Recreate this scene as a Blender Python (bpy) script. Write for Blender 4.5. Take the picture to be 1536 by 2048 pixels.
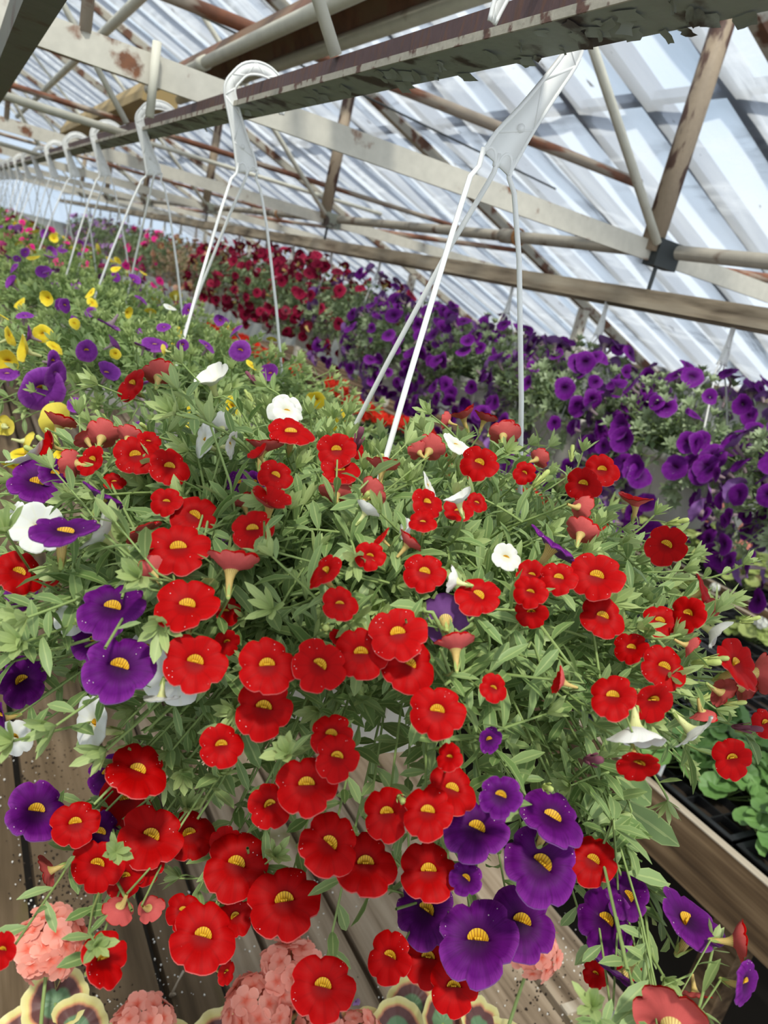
import bpy, math, random
import numpy as np
from mathutils import Vector, Matrix

for o in list(bpy.data.objects): bpy.data.objects.remove(o)
SC = bpy.context.scene
COL = SC.collection
PI = math.pi
H = 1.75                       # eye height above the greenhouse floor

# ---------------------------------------------------------------- camera
roll, pitch, yaw = math.radians(14.17), math.radians(15.83), math.radians(32.6)
hd = Vector((math.sin(yaw), math.cos(yaw), 0)); r0 = Vector((math.cos(yaw), -math.sin(yaw), 0)); zz = Vector((0, 0, 1))
fwd = hd * math.cos(pitch) - zz * math.sin(pitch)
u0 = hd * math.sin(pitch) + zz * math.cos(pitch)
cr = r0 * math.cos(roll) + u0 * math.sin(roll)
cu = u0 * math.cos(roll) - r0 * math.sin(roll)
cam_d = bpy.data.cameras.new('camera'); cam = bpy.data.objects.new('camera', cam_d); COL.objects.link(cam)
m = Matrix((cr, cu, -fwd)).transposed().to_4x4(); m.translation = (0, 0, H)
cam.matrix_world = m
cam_d.sensor_fit = 'VERTICAL'; cam_d.sensor_height = 36; cam_d.lens = 1510 / 2048 * 36
cam_d.clip_start = .01; cam_d.clip_end = 300
cam_d.dof.use_dof = True; cam_d.dof.focus_distance = .56; cam_d.dof.aperture_fstop = 11
SC.camera = cam

# ---------------------------------------------------------------- light
SC.view_settings.view_transform = 'Standard'; SC.view_settings.look = 'None'
SC.view_settings.exposure = 0.74; SC.view_settings.gamma = 1; SC.view_settings.use_curve_mapping = False
W = bpy.data.worlds.new('sky'); SC.world = W; W.use_nodes = True
wn, wl = W.node_tree.nodes, W.node_tree.links
bg = wn['Background']
tc = wn.new('ShaderNodeTexCoord'); nz = wn.new('ShaderNodeTexNoise'); nz.inputs['Scale'].default_value = 2.3; nz.inputs['Detail'].default_value = 4
rp = wn.new('ShaderNodeValToRGB'); rp.color_ramp.elements[0].position = .38; rp.color_ramp.elements[1].position = .68
rp.color_ramp.elements[0].color = (.62, .74, .86, 1); rp.color_ramp.elements[1].color = (.97, .98, 1.0, 1)
wl.new(tc.outputs['Generated'], nz.inputs['Vector']); wl.new(nz.outputs['Fac'], rp.inputs['Fac']); wl.new(rp.outputs['Color'], bg.inputs['Color'])
bg.inputs['Strength'].default_value = .82
sun_d = bpy.data.lights.new('sun', 'SUN'); sun_d.energy = 5.0; sun_d.angle = math.radians(5); sun_d.color = (1, .93, .80)
sun = bpy.data.objects.new('sun', sun_d); COL.objects.link(sun)
sun.rotation_euler = Vector((.28, .50, -1)).to_track_quat('-Z', 'Y').to_euler()

# ---------------------------------------------------------------- materials
def N(nt, t, **kw):
    n = nt.nodes.new(t)
    for k, v in kw.items():
        if k in n.inputs.keys(): n.inputs[k].default_value = v
        else: setattr(n, k, v)
    return n
def newmat(name):
    m = bpy.data.materials.new(name); m.use_nodes = True
    return m, m.node_tree, m.node_tree.nodes['Principled BSDF']
def rgb(c): return (c[0], c[1], c[2], 1)
def ramp(nt, fac, stops):
    r = nt.nodes.new('ShaderNodeValToRGB'); e = r.color_ramp.elements
    while len(e) < len(stops): e.new(.5)
    for i, (p, c) in enumerate(stops): e[i].position = p; e[i].color = rgb(c)
    nt.links.new(fac, r.inputs['Fac']); return r.outputs['Color']
def noise(nt, scale, detail=4, vec=None, stretch=None, coord='Object'):
    t = nt.nodes.new('ShaderNodeTexCoord'); v = t.outputs[coord]
    if stretch:
        mp = nt.nodes.new('ShaderNodeMapping'); mp.inputs['Scale'].default_value = stretch
        nt.links.new(v, mp.inputs['Vector']); v = mp.outputs['Vector']
    n = N(nt, 'ShaderNodeTexNoise', Scale=scale, Detail=detail); nt.links.new(v, n.inputs['Vector'])
    return n.outputs['Fac']
def mix(nt, fac, a, b):
    x = nt.nodes.new('ShaderNodeMix'); x.data_type = 'RGBA'
    for s, i in ((fac, 0), (a, 6), (b, 7)):
        if isinstance(s, (float, int)): x.inputs[i].default_value = s
        elif isinstance(s, tuple): x.inputs[i].default_value = rgb(s)
        else: nt.links.new(s, x.inputs[i])
    return x.outputs[2]
def attr(nt, name):
    a = nt.nodes.new('ShaderNodeAttribute'); a.attribute_name = name; return a.outputs['Fac']
def math_(nt, op, a, b=None):
    x = nt.nodes.new('ShaderNodeMath'); x.operation = op
    for s, i in ((a, 0), (b, 1)):
        if s is None: continue
        if isinstance(s, (float, int)): x.inputs[i].default_value = s
        else: nt.links.new(s, x.inputs[i])
    return x.outputs[0]
def thin(nt, bsdf, col, t):      # thin living tissue: part of the light comes through
    tr = nt.nodes.new('ShaderNodeBsdfTranslucent'); mx = nt.nodes.new('ShaderNodeMixShader'); mx.inputs[0].default_value = t
    if isinstance(col, tuple): tr.inputs['Color'].default_value = rgb(col)
    else: nt.links.new(col, tr.inputs['Color'])
    nt.links.new(bsdf.outputs[0], mx.inputs[1]); nt.links.new(tr.outputs[0], mx.inputs[2])
    nt.links.new(mx.outputs[0], nt.nodes['Material Output'].inputs['Surface'])
def bump(nt, b, h, s=.3, d=.005):
    n = N(nt, 'ShaderNodeBump', Strength=s, Distance=d); nt.links.new(h, n.inputs['Height']); nt.links.new(n.outputs[0], b.inputs['Normal'])
def plain(name, c, rough=.5, spec=.4, n=None):
    m, nt, b = newmat(name); b.inputs['Roughness'].default_value = rough; b.inputs['Specular IOR Level'].default_value = spec
    if n:
        col = mix(nt, noise(nt, n), tuple(x * .75 for x in c), tuple(min(1, x * 1.15) for x in c)); nt.links.new(col, b.inputs['Base Color'])
    else: b.inputs['Base Color'].default_value = rgb(c)
    return m
def leafmat(name, a, c, tip, trans=.3):
    m, nt, b = newmat(name); b.inputs['Roughness'].default_value = .48; b.inputs['Specular IOR Level'].default_value = .35
    col = mix(nt, attr(nt, 'rnd'), a, c); col = mix(nt, attr(nt, 'tip'), col, tip)
    u = math_(nt, 'ABSOLUTE', attr(nt, 'u'))
    mid = math_(nt, 'LESS_THAN', u, .12)
    col = mix(nt, math_(nt, 'MULTIPLY', mid, .45), col, tip)
    edge = math_(nt, 'MULTIPLY', math_(nt, 'GREATER_THAN', u, .9), .35); col = mix(nt, edge, col, tip)
    nt.links.new(col, b.inputs['Base Color'])
    thin(nt, b, col, trans); return m
def petalmat(name, c, deep, edge, veins=.3, specks=False, trans=.22, rough=.55):
    m, nt, b = newmat(name); b.inputs['Roughness'].default_value = rough; b.inputs['Specular IOR Level'].default_value = .10
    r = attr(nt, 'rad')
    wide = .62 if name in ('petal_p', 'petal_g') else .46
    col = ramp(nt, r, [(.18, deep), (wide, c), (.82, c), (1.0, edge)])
    a = attr(nt, 'ang')
    cv = N(nt, 'ShaderNodeCombineXYZ'); nt.links.new(math_(nt, 'MULTIPLY', a, 9.0), cv.inputs[0]); nt.links.new(r, cv.inputs[1])
    nzz = N(nt, 'ShaderNodeTexNoise', Scale=3.0, Detail=3.0); nt.links.new(cv.outputs[0], nzz.inputs['Vector'])
    col = mix(nt, math_(nt, 'MULTIPLY', ramp(nt, nzz.outputs['Fac'], [(.45, (0, 0, 0)), (.7, (1, 1, 1))]), veins), col, deep)
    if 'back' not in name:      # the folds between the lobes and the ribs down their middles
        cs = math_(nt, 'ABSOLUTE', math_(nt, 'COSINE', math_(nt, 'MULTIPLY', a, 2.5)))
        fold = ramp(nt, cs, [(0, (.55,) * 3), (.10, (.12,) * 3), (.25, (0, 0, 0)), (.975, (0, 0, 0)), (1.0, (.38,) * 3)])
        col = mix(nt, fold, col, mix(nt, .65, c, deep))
    if name == 'petal_g': specks = True
    if specks:
        t = nt.nodes.new('ShaderNodeTexCoord'); oi = nt.nodes.new('ShaderNodeObjectInfo')
        ad = nt.nodes.new('ShaderNodeVectorMath'); ad.operation = 'ADD'; nt.links.new(t.outputs['Object'], ad.inputs[0]); nt.links.new(oi.outputs['Location'], ad.inputs[1])
        vo = N(nt, 'ShaderNodeTexVoronoi', Scale=7.0); nt.links.new(ad.outputs[0], vo.inputs['Vector'])
        sp = math_(nt, 'LESS_THAN', vo.outputs['Distance'], .11)
        ms = N(nt, 'ShaderNodeTexNoise', Scale=1.2); nt.links.new(ad.outputs[0], ms.inputs['Vector'])
        sp = math_(nt, 'MULTIPLY', sp, math_(nt, 'GREATER_THAN', ms.outputs['Fac'], .55))
        col = mix(nt, math_(nt, 'MULTIPLY', sp, .75), col, (.9, .75, .72))
    nt.links.new(col, b.inputs['Base Color']); thin(nt, b, col, trans); return m
def tubemat(name, a, c):
    m, nt, b = newmat(name); b.inputs['Roughness'].default_value = .6
    cv = N(nt, 'ShaderNodeTexWave', Scale=1.0); cv.bands_direction = 'X'
    s = math_(nt, 'SINE', math_(nt, 'MULTIPLY', attr(nt, 'ang'), 20.0))
    col = mix(nt, math_(nt, 'GREATER_THAN', s, .55), a, c); nt.links.new(col, b.inputs['Base Color']); thin(nt, b, col, .2); return m
def painted(name, base, rust, amount=.5, scale=9, deep=(.06, .03, .02), stretch=None):
    m, nt, b = newmat(name); b.inputs['Roughness'].default_value = .65
    n1 = noise(nt, scale, 8, stretch=stretch); n2 = noise(nt, scale * 3.7, 5)
    k = ramp(nt, n1, [(amount, (0, 0, 0)), (min(1, amount + .07), (1, 1, 1))])
    rc = mix(nt, n2, rust, deep)
    bc = mix(nt, n2, tuple(x * .8 for x in base), tuple(min(1, x * 1.1) for x in base))
    col = mix(nt, k, bc, rc); nt.links.new(col, b.inputs['Base Color'])
    bump(nt, b, n1, .5, .004); return m
def wood(name, a, c, dark, stretch=(14, .9, 14), moss=None):
    m, nt, b = newmat(name); b.inputs['Roughness'].default_value = .8; b.inputs['Specular IOR Level'].default_value = .2
    g = noise(nt, 3.0, 8, stretch=stretch); n2 = noise(nt, 2.2, 5); n3 = noise(nt, 60, 3, stretch=(1, .15, 1))
    col = ramp(nt, g, [(.3, dark), (.48, a), (.7, c)])
    col = mix(nt, ramp(nt, n2, [(.4, (0, 0, 0)), (.65, (1, 1, 1))]), col, mix(nt, .5, col, dark))
    col = mix(nt, math_(nt, 'MULTIPLY', n3, .35), col, dark)
    if moss:
        n4 = noise(nt, 7, 6); col = mix(nt, ramp(nt, n4, [(.60, (0, 0, 0)), (.72, (.8, .8, .8))]), col, moss)
    nt.links.new(col, b.inputs['Base Color']); bump(nt, b, g, .6, .004); return m

M = {}
M['leaf'] = leafmat('calibrachoa_leaf', (.145, .235, .065), (.31, .415, .165), (.52, .60, .23), .32)
M['leaf_grey'] = leafmat('petunia_leaf', (.17, .25, .11), (.34, .41, .24), (.44, .50, .29), .25)
M['leaf_far'] = leafmat('far_leaf', (.17, .27, .065), (.32, .44, .15), (.52, .60, .22), .3)
M['leaf_dry'] = leafmat('bronze_leaf', (.33, .25, .14), (.50, .38, .26), (.60, .45, .30), .3)
M['leaf_ger'] = leafmat('geranium_leaf', (.075, .18, .04), (.15, .29, .07), (.22, .37, .12), .22)
M['leaf_lime'] = leafmat('lime_leaf', (.22, .32, .06), (.40, .46, .14), (.5, .52, .2), .25)
M['stem'] = plain('green_stem', (.24, .32, .10), .6, .3, 40)
PET = {
 'r': ((.43, .0004, .0008), (.20, .0003, .0005), (.48, .001, .0015), (.58, .10, .09), .25),
 'p': ((.115, .004, .150), (.025, .001, .028), (.21, .022, .25), (.17, .06, .22), .35),
 'w': ((.76, .75, .69), (.72, .70, .48), (.78, .77, .72), (.80, .79, .72), .06),
 'y': ((.85, .66, .04), (.80, .48, .01), (.88, .74, .12), (.80, .66, .10), .1),
 'v': ((.22, .035, .30), (.09, .008, .14), (.34, .09, .42), (.30, .09, .34), .35),
 'm': ((.72, .02, .22), (.5, .01, .12), (.78, .06, .32), (.6, .08, .25), .15),
 'd': ((.30, .008, .04), (.10, .003, .012), (.40, .02, .08), (.30, .03, .06), .3),
 'g': ((.155, .010, .22), (.04, .002, .06), (.23, .03, .30), (.30, .14, .40), .3),
 'l': ((.45, .25, .52), (.3, .12, .36), (.55, .36, .6), (.5, .32, .52), .2),
 'o': ((.75, .42, .28), (.6, .25, .12), (.8, .5, .38), (.7, .42, .3), .2),
}
for k, (c, dp, ed, bk, ve) in PET.items():
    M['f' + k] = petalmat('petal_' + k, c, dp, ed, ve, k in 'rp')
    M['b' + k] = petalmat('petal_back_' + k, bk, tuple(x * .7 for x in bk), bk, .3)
M['throat_deep'] = plain('dark_throat', (.05, .004, .05), .8, .1)
M['throat_wine'] = plain('wine_throat', (.08, .003, .01), .8, .1)
M['throat'] = tubemat('throat_yellow', (.78, .44, .015), (.40, .16, .008))
M['tube'] = tubemat('tube_yellow', (.68, .52, .16), (.40, .20, .06))
M['tube_pale'] = tubemat('tube_pale', (.74, .74, .34), (.66, .70, .28))
M['tube_violet'] = tubemat('tube_violet', (.40, .30, .28), (.20, .10, .20))
M['calyx'] = plain('calyx_green', (.32, .40, .11), .55, .3, 60)
M['bud'] = plain('bud_green', (.42, .48, .14), .55, .3, 60)
M['wilt'] = plain('wilted_petal', (.20, .06, .09), .7, .2, 80)
M['pot'] = plain('white_plastic', (.66, .63, .56), .42, .45, 7)
M['hang'] = plain('white_hanger', (.80, .79, .75), .38, .45)
M['soil'] = plain('potting_soil', (.035, .025, .018), .95, .1, 60)
M['coral'] = petalmat('coral_petal', (.88, .37, .28), (.80, .14, .08), (.93, .52, .44), .12, trans=.25)
M['scarlet'] = petalmat('scarlet_petal', (.72, .035, .015), (.5, .01, .005), (.8, .08, .03), .2, trans=.25)
M['cream'] = painted('cream_paint', (.60, .56, .47), (.30, .11, .04), .60, 14)
M['cream_rusty'] = painted('cream_rusty_paint', (.46, .42, .34), (.24, .10, .05), .50, 10)
M['grey_steel'] = painted('grey_green_paint', (.115, .115, .09), (.10, .07, .045), .62, 14)
M['web'] = painted('rust_brown_web', (.085, .042, .04), (.14, .055, .035), .52, 30, stretch=(4, 4, 1))
M['flange'] = painted('peeling_paint', (.25, .26, .21), (.055, .045, .035), .54, 20)
M['edge'] = painted('flange_edge', (.40, .36, .28), (.16, .07, .045), .54, 55)
M['rustpipe'] = painted('rusty_pipe', (.36, .29, .22), (.30, .10, .04), .45, 7, stretch=(.5, 3, 3))
M['bark'] = painted('flaking_post', (.33, .25, .17), (.10, .045, .03), .50, 26, stretch=(1, 1, .4))
M['palepipe'] = painted('pale_pipe', (.64, .61, .50), (.30, .20, .10), .66, 8)
M['fixt'] = painted('fixture_rust', (.24, .14, .08), (.34, .15, .08), .48, 7)
M['yellowed'] = plain('yellowed_casing', (.46, .33, .15), .6, .3, 5)
M['deck'] = wood('deck_wood', (.28, .205, .135), (.44, .345, .245), (.08, .052, .03), moss=(.10, .09, .02))
M['board'] = wood('board_wood', (.16, .098, .05), (.32, .21, .115), (.045, .027, .015), stretch=(10, .7, 16))
M['board_edge'] = wood('board_edge', (.42, .35, .26), (.55, .48, .38), (.2, .15, .1))
M['beamwood'] = wood('old_beam_wood', (.46, .37, .26), (.60, .51, .38), (.12, .09, .06), stretch=(10, 1.2, 10))
M['rafter'] = plain('rafter_blue_grey', (.19, .215, .27), .8, .1, 3)
M['greypipe'] = painted('grey_pipe', (.31, .275, .22), (.17, .11, .07), .58, 9)
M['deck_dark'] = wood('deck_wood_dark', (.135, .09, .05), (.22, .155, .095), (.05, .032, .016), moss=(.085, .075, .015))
M['black'] = plain('black_tray_plastic', (.012, .012, .013), .4, .5)
M['floor'] = plain('bare_earth', (.06, .05, .04), .95, .1, 8)
M['wallgrey'] = plain('grey_side_wall', (.44, .45, .42), .85, .2, 2)
M['perl'] = plain('perlite', (.75, .72, .66), .9, .2)
M['tag'] = plain('white_tag', (.75, .76, .76), .5, .3)
M['dark_tie'] = plain('dark_wire', (.04, .045, .045), .6, .3)
M['rope'] = plain('orange_twine', (.42, .20, .08), .9, .1, 80)
def zonal():
    m, nt, b = newmat('zonal_leaf'); b.inputs['Roughness'].default_value = .5
    n = noise(nt, 22, 4); r = math_(nt, 'ADD', attr(nt, 'rad'), math_(nt, 'MULTIPLY', math_(nt, 'SUBTRACT', n, .5), .22))
    col = ramp(nt, r, [(.40, (.14, .25, .12)), (.48, (.13, .05, .045)), (.70, (.13, .045, .04)), (.76, (.60, .24, .12)), (.84, (.72, .62, .22)), (1, (.76, .69, .32))])
    nt.links.new(col, b.inputs['Base Color']); thin(nt, b, col, .2); return m
M['zonal'] = zonal()
def film():
    m = bpy.data.materials.new('greenhouse_film'); m.use_nodes = True; nt = m.node_tree; nt.nodes.remove(nt.nodes['Principled BSDF'])
    s1 = noise(nt, 1.0, 6, stretch=(1.0, 6, 1.0)); s5 = noise(nt, 1.6, 5, stretch=(2.4, .7, 2.4)); s2 = noise(nt, 2.6, 6, stretch=(.9, 4, .9)); s3 = noise(nt, 17, 4, stretch=(.45, 1, .45)); s4 = noise(nt, .9, 3)
    opac = ramp(nt, s1, [(.30, (.40,) * 3), (.50, (.50,) * 3), (.60, (.60,) * 3), (.645, (.80,) * 3), (.68, (.52,) * 3), (.8, (.60,) * 3)])
    wr = ramp(nt, s5, [(.50, (0,) * 3), (.56, (.22,) * 3), (.60, (0,) * 3)])
    opac = math_(nt, 'MINIMUM', math_(nt, 'ADD', opac, wr), .92)
    t = N(nt, 'ShaderNodeBsdfTransparent', Color=(.84, .90, .96, 1))
    d = nt.nodes.new('ShaderNodeBsdfDiffuse'); tl = nt.nodes.new('ShaderNodeBsdfTranslucent'); gl = N(nt, 'ShaderNodeBsdfGlossy', Roughness=.22)
    specks = ramp(nt, s3, [(.69, (0, 0, 0)), (.72, (.9, .9, .9))])
    base = mix(nt, s4, (.50, .57, .66), (.66, .70, .74)); base = mix(nt, specks, base, (.05, .045, .04))
    nt.links.new(base, d.inputs['Color']); nt.links.new(base, tl.inputs['Color'])
    a = N(nt, 'ShaderNodeMixShader'); a.inputs[0].default_value = .62; nt.links.new(d.outputs[0], a.inputs[1]); nt.links.new(tl.outputs[0], a.inputs[2])
    g = N(nt, 'ShaderNodeMixShader'); g.inputs[0].default_value = .10; nt.links.new(a.outputs[0], g.inputs[1]); nt.links.new(gl.outputs[0], g.inputs[2])
    bm = N(nt, 'ShaderNodeBump', Strength=.8, Distance=.04); nt.links.new(s2, bm.inputs['Height'])
    for x in (d, gl): nt.links.new(bm.outputs[0], x.inputs['Normal'])
    o = math_(nt, 'MAXIMUM', opac, specks)
    f = N(nt, 'ShaderNodeMixShader'); nt.links.new(o, f.inputs[0]); nt.links.new(t.outputs[0], f.inputs[1]); nt.links.new(g.outputs[0], f.inputs[2])
    nt.links.new(f.outputs[0], nt.nodes['Material Output'].inputs['Surface']); return m
M['film'] = film()

# ---------------------------------------------------------------- mesh builder
class MB:
    def __init__(s): s.v = []; s.f = []; s.mi = []; s.at = {}; s.n = 0
    def add(s, V, Fc, mi=0, **at):
        n0 = s.n; k = len(V)
        s.v.extend(tuple(map(float, p)) for p in V); s.n += k
        s.f.extend(tuple(i + n0 for i in f) for f in Fc)
        s.mi.extend(mi if isinstance(mi, list) else [mi] * len(Fc))
        for key in set(at) | set(s.at):
            L = s.at.setdefault(key, [])
            if len(L) < n0: L.extend([0.0] * (n0 - len(L)))
            val = at.get(key, 0.0)
            L.extend(val if hasattr(val, '__len__') else [val] * k)
    def box(s, a, b, mi=0):
        x0, y0, z0 = a; x1, y1, z1 = b
        s.add([(x0, y0, z0), (x1, y0, z0), (x1, y1, z0), (x0, y1, z0), (x0, y0, z1), (x1, y0, z1), (x1, y1, z1), (x0, y1, z1)],
              [(3, 2, 1, 0), (4, 5, 6, 7), (0, 1, 5, 4), (1, 2, 6, 5), (2, 3, 7, 6), (3, 0, 4, 7)], mi)
    def bar(s, p, q, w, h, up=(0, 0, 1), mi=0):    # rectangular bar from p to q, w sideways, h along up
        p, q = Vector(p), Vector(q); d = (q - p).normalized(); u = Vector(up); x = d.cross(u).normalized(); u = x.cross(d).normalized()
        V = [c + x * (a * w / 2) + u * (b * h / 2) for c in (p, q) for a, b in ((-1, -1), (1, -1), (1, 1), (-1, 1))]
        s.add(V, [(0, 1, 2, 3), (7, 6, 5, 4), (0, 4, 5, 1), (1, 5, 6, 2), (2, 6, 7, 3), (3, 7, 4, 0)], mi)
    def tube(s, pts, r, n=8, mi=0, cap=True, **at):
        pts = [Vector(p) for p in pts]; k = len(pts); rr = r if hasattr(r, '__len__') else [r] * k
        d0 = (pts[1] - pts[0]).normalized(); x = d0.orthogonal().normalized(); V = []; Fc = []
        for i, p in enumerate(pts):
            d = (pts[min(i + 1, k - 1)] - pts[max(i - 1, 0)])
            if d.length < 1e-9: d = d0
            d.normalize(); x = (x - d * x.dot(d))
            if x.length < 1e-6: x = d.orthogonal()
            x.normalize(); y = d.cross(x)
            for j in range(n):
                a = 2 * PI * j / n; V.append(p + (x * math.cos(a) + y * math.sin(a)) * rr[i])
        for i in range(k - 1):
            for j in range(n):
                a, b = i * n + j, i * n + (j + 1) % n; Fc.append((a, b, b + n, a + n))
        if cap: Fc += [tuple(range(n - 1, -1, -1)), tuple((k - 1) * n + j for j in range(n))]
        s.add(V, Fc, mi, **at)
    def lathe(s, prof, n=32, mi=0, c=(0, 0, 0)):
        V = []; Fc = []; k = len(prof)
        for r, z in prof:
            for j in range(n): a = 2 * PI * j / n; V.append((c[0] + r * math.cos(a), c[1] + r * math.sin(a), c[2] + z))
        for i in range(k - 1):
            for j in range(n): a, b = i * n + j, i * n + (j + 1) % n; Fc.append((a, b, b + n, a + n))
        s.add(V, Fc, mi)
    def mesh(s, name, mats, smooth=True):
        me = bpy.data.meshes.new(name); me.from_pydata(s.v, [], s.f)
        for m in (mats if isinstance(mats, (list, tuple)) else [mats]): me.materials.append(m)
        me.polygons.foreach_set('material_index', s.mi)
        me.polygons.foreach_set('use_smooth', [smooth] * len(s.f))
        for k, L in s.at.items():
            a = me.attributes.new(k, 'FLOAT', 'POINT'); L = L + [0.0] * (s.n - len(L)); a.data.foreach_set('value', L)
        me.update(); return me
    def build(s, name, mats, parent=None, loc=(0, 0, 0), smooth=True):
        return put(name, s.mesh(name, mats, smooth), parent, loc)
def put(name, me, parent=None, loc=(0, 0, 0), rz=0):
    o = bpy.data.objects.new(name, me); COL.objects.link(o); o.location = loc; o.rotation_euler = (0, 0, rz)
    if parent: o.parent = parent
    return o
def tag(o, label=None, cat=None, group=None, kind=None):
    for k, v in (('label', label), ('category', cat), ('group', group), ('kind', kind)):
        if v: o[k] = v
    return o
def thing(name, loc, label, cat, group=None, rz=0):
    o = put(name, None, None, loc, rz); o.empty_display_size = .05
    return tag(o, label, cat, group)
def bez(a, b, c, d, n):
    out = []
    for i in range(n):
        t = i / (n - 1); u = 1 - t
        out.append(a * (u ** 3) + b * (3 * u * u * t) + c * (3 * u * t * t) + d * (t ** 3))
    return out
ORD = ['first', 'second', 'third', 'fourth', 'fifth', 'sixth', 'seventh', 'eighth', 'ninth', 'tenth', 'eleventh', 'twelfth', 'thirteenth', 'fourteenth', 'fifteenth', 'sixteenth', 'seventeenth', 'eighteenth']

# ---------------------------------------------------------------- flowers
def flower_mesh(name, col, seed, NU=40, lod=0, tube='tube', cup=0.0, ruffle=1.0, stars=False):
    R = random.Random(seed); a1, a2, a3 = (R.uniform(0, 2 * PI) for _ in range(3)); tw = R.uniform(.03, .12); sh = R.uniform(.28, .42)
    tilt = .32
    prof = [(.07, -1.18), (.10, -.80), (.135, -.48), (.19, -.27), (.26, -.15), (.36, -.07), (.50, -.02), (.66, 0), (.80, -.015), (.91, -.045), (1.0, -.09)]
    if lod == 1: prof = [prof[i] for i in (0, 2, 4, 6, 8, 10)]
    if lod == 2: prof = [(.09, -.9), (.26, -.18), (.6, 0), (1.0, -.06)]
    notch = R.uniform(.10, .18)
    def pt(r, z, th, off, front=True):
        f = abs(math.cos(2.5 * th)); L = 1 - notch * (1 - f) ** 3.2 + .012 * math.sin(7 * th + a1) + .05 * math.sin(2 * th + a2) + .03 * math.sin(3 * th + a1) + .009 * math.sin(11 * th + a3)
        s = min(1, max(0, (r - .3) / .7)); s = s * s * (3 - 2 * s)
        rr = r * (1 - (1 - L) * s)
        d = (th + tw * r) % (2 * PI / 5); d = min(d, 2 * PI / 5 - d)
        zz_ = z - .055 * ruffle * math.exp(-(d / .13) ** 2) * s - .05 * ruffle * (1 - f) ** 3 * s
        zz_ += ruffle * s * (.10 * math.cos(th + a1) + .10 * math.cos(2 * th + a2)) * r + .018 * ruffle * s * s * math.sin(9 * th + a3) + cup * s * r * r
        sy = -.30 * (1 - math.exp((z + .05) / .22)) if z < -.05 else 0
        X_, Y_, Z_ = rr * math.cos(th), rr * math.sin(th) + sy, zz_ + off
        if off == 0 and front and r < .3 and math.sin(th) < .02:      # lower lip closes most of the mouth
            Y_ = -.03 + (rr * math.sin(th)) * (r / .3) ** 2 * .9; Z_ = -.10 + .25 * (r - .1) ** 2
        return (X_, Y_, Z_)
    mb = MB(); K = len(prof)
    for side in (0, 1):
        V = []; rad = []; ang = []; Fc = []; mi = []
        for i, (r, z) in enumerate(prof):
            for j in range(NU):
                th = 2 * PI * j / NU
                if side == 0: V.append(pt(r, z, th, 0))
                else: V.append(pt(r + (.022 if r < .5 else 0), z - .03, th, 0, False))
                rad.append(r); ang.append(th / (2 * PI) * 6.283)
        for i in range(K - 1):
            for j in range(NU):
                a, b = i * NU + j, i * NU + (j + 1) % NU
                Fc.append((a, b, b + NU, a + NU) if side == 0 else (a, a + NU, b + NU, b))
                rm = (prof[i][0] + prof[i + 1][0]) / 2
                mi.append((1 if rm < .25 and math.sin(2 * PI * (j + .5) / NU) > 0 else 0) if side == 0 else (3 if rm < .30 else 2))
        mb.add(V, Fc, mi, rad=rad, ang=ang)
    return mb.mesh(name, [M['f' + col], M[{'g': 'throat_deep', 'l': 'throat_deep', 'd': 'throat_wine', 'm': 'throat_wine'}.get(col, 'throat')], M['b' + col], M[tube]])
def throat_mesh():          # stamens and the pale-lined upper wall of the throat
    mb = MB(); V = []; Fc = []; rad = []; ang = []; n = 12
    for i in range(5):
        t = i / 4; z = -.075 - .22 * t; r = .275 - .10 * t; sy = -.30 * (1 - math.exp((z + .05) / .22))
        for j in range(n + 1):
            a = PI * (.06 + .88 * j / n); V.append((r * math.cos(a), r * math.sin(a) + sy - .004, z + .012)); rad.append(.1); ang.append(a)
    for i in range(4):
        for j in range(n): a = i * (n + 1) + j; Fc.append((a, a + 1, a + n + 2, a + n + 1))
    mb.add(V, Fc, 0, rad=rad, ang=ang)
    for k in range(3):
        x = -.06 + .06 * k; mb.tube([(x * .6, -.12, -.35), (x, .0, -.12), (x * 1.2, .03, -.07)], [.02, .025, .034], 6, rad=.1, ang=.3)
    return mb.mesh('throat', M['throat'])
def calyx_mesh():
    mb = MB(); zb = -1.2; cy = -.30
    mb.lathe([(.02, -.12), (.085, -.06), (.10, .02), (.09, .1)], 10, 0, (0, cy, zb))
    for k in range(5):
        a = 2 * PI * k / 5; d = Vector((math.cos(a), math.sin(a), 0)); c = Vector((0, cy, zb)); s = Vector((-d.y, d.x, 0))
        p = [c + d * .08, c + d * .15 + Vector((0, 0, .22)), c + d * .27 + Vector((0, 0, .50))]
        mb.add([p[0] - s * .05, p[0] + s * .05, p[1] + s * .07, p[1] - s * .07, p[2]], [(0, 1, 2, 3), (3, 2, 4)], 0)
    return mb.mesh('calyx', M['calyx'])
THROAT, CALYX = throat_mesh(), calyx_mesh()
FM = {}
def fmesh(col, lod, v=0, cup=0.0):
    key = (col, lod, v, cup)
    if key not in FM:
        tube = {'w': 'tube_pale', 'y': 'tube_pale', 'v': 'tube_violet', 'p': 'tube', 'g': 'tube_violet'}.get(col, 'tube')
        FM[key] = flower_mesh('bloom_' + col, col, hash((ord(col), lod, v)) % 9999, (40, 25, 15)[lod], lod, tube, cup, 1.5 if col in 'gmdlo' else 1.0)
    return FM[key]
MATS = {}
def orient(o, p, n, r, roll=0.0):
    n = Vector(n).normalized(); y = Vector((0, 0, 1)); y = y - n * y.dot(n)
    if y.length < .08: y = Vector((0, 1, 0)) - n * n.y
    y.normalize(); x = y.cross(n).normalized()
    q = Matrix((x, y, n)).transposed() @ Matrix.Rotation(roll, 3, 'Z')
    mt = q.to_4x4(); mt.translation = Vector(p); mt = mt @ Matrix.Scale(r, 4); o.matrix_local = mt; MATS[o.name] = mt

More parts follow.
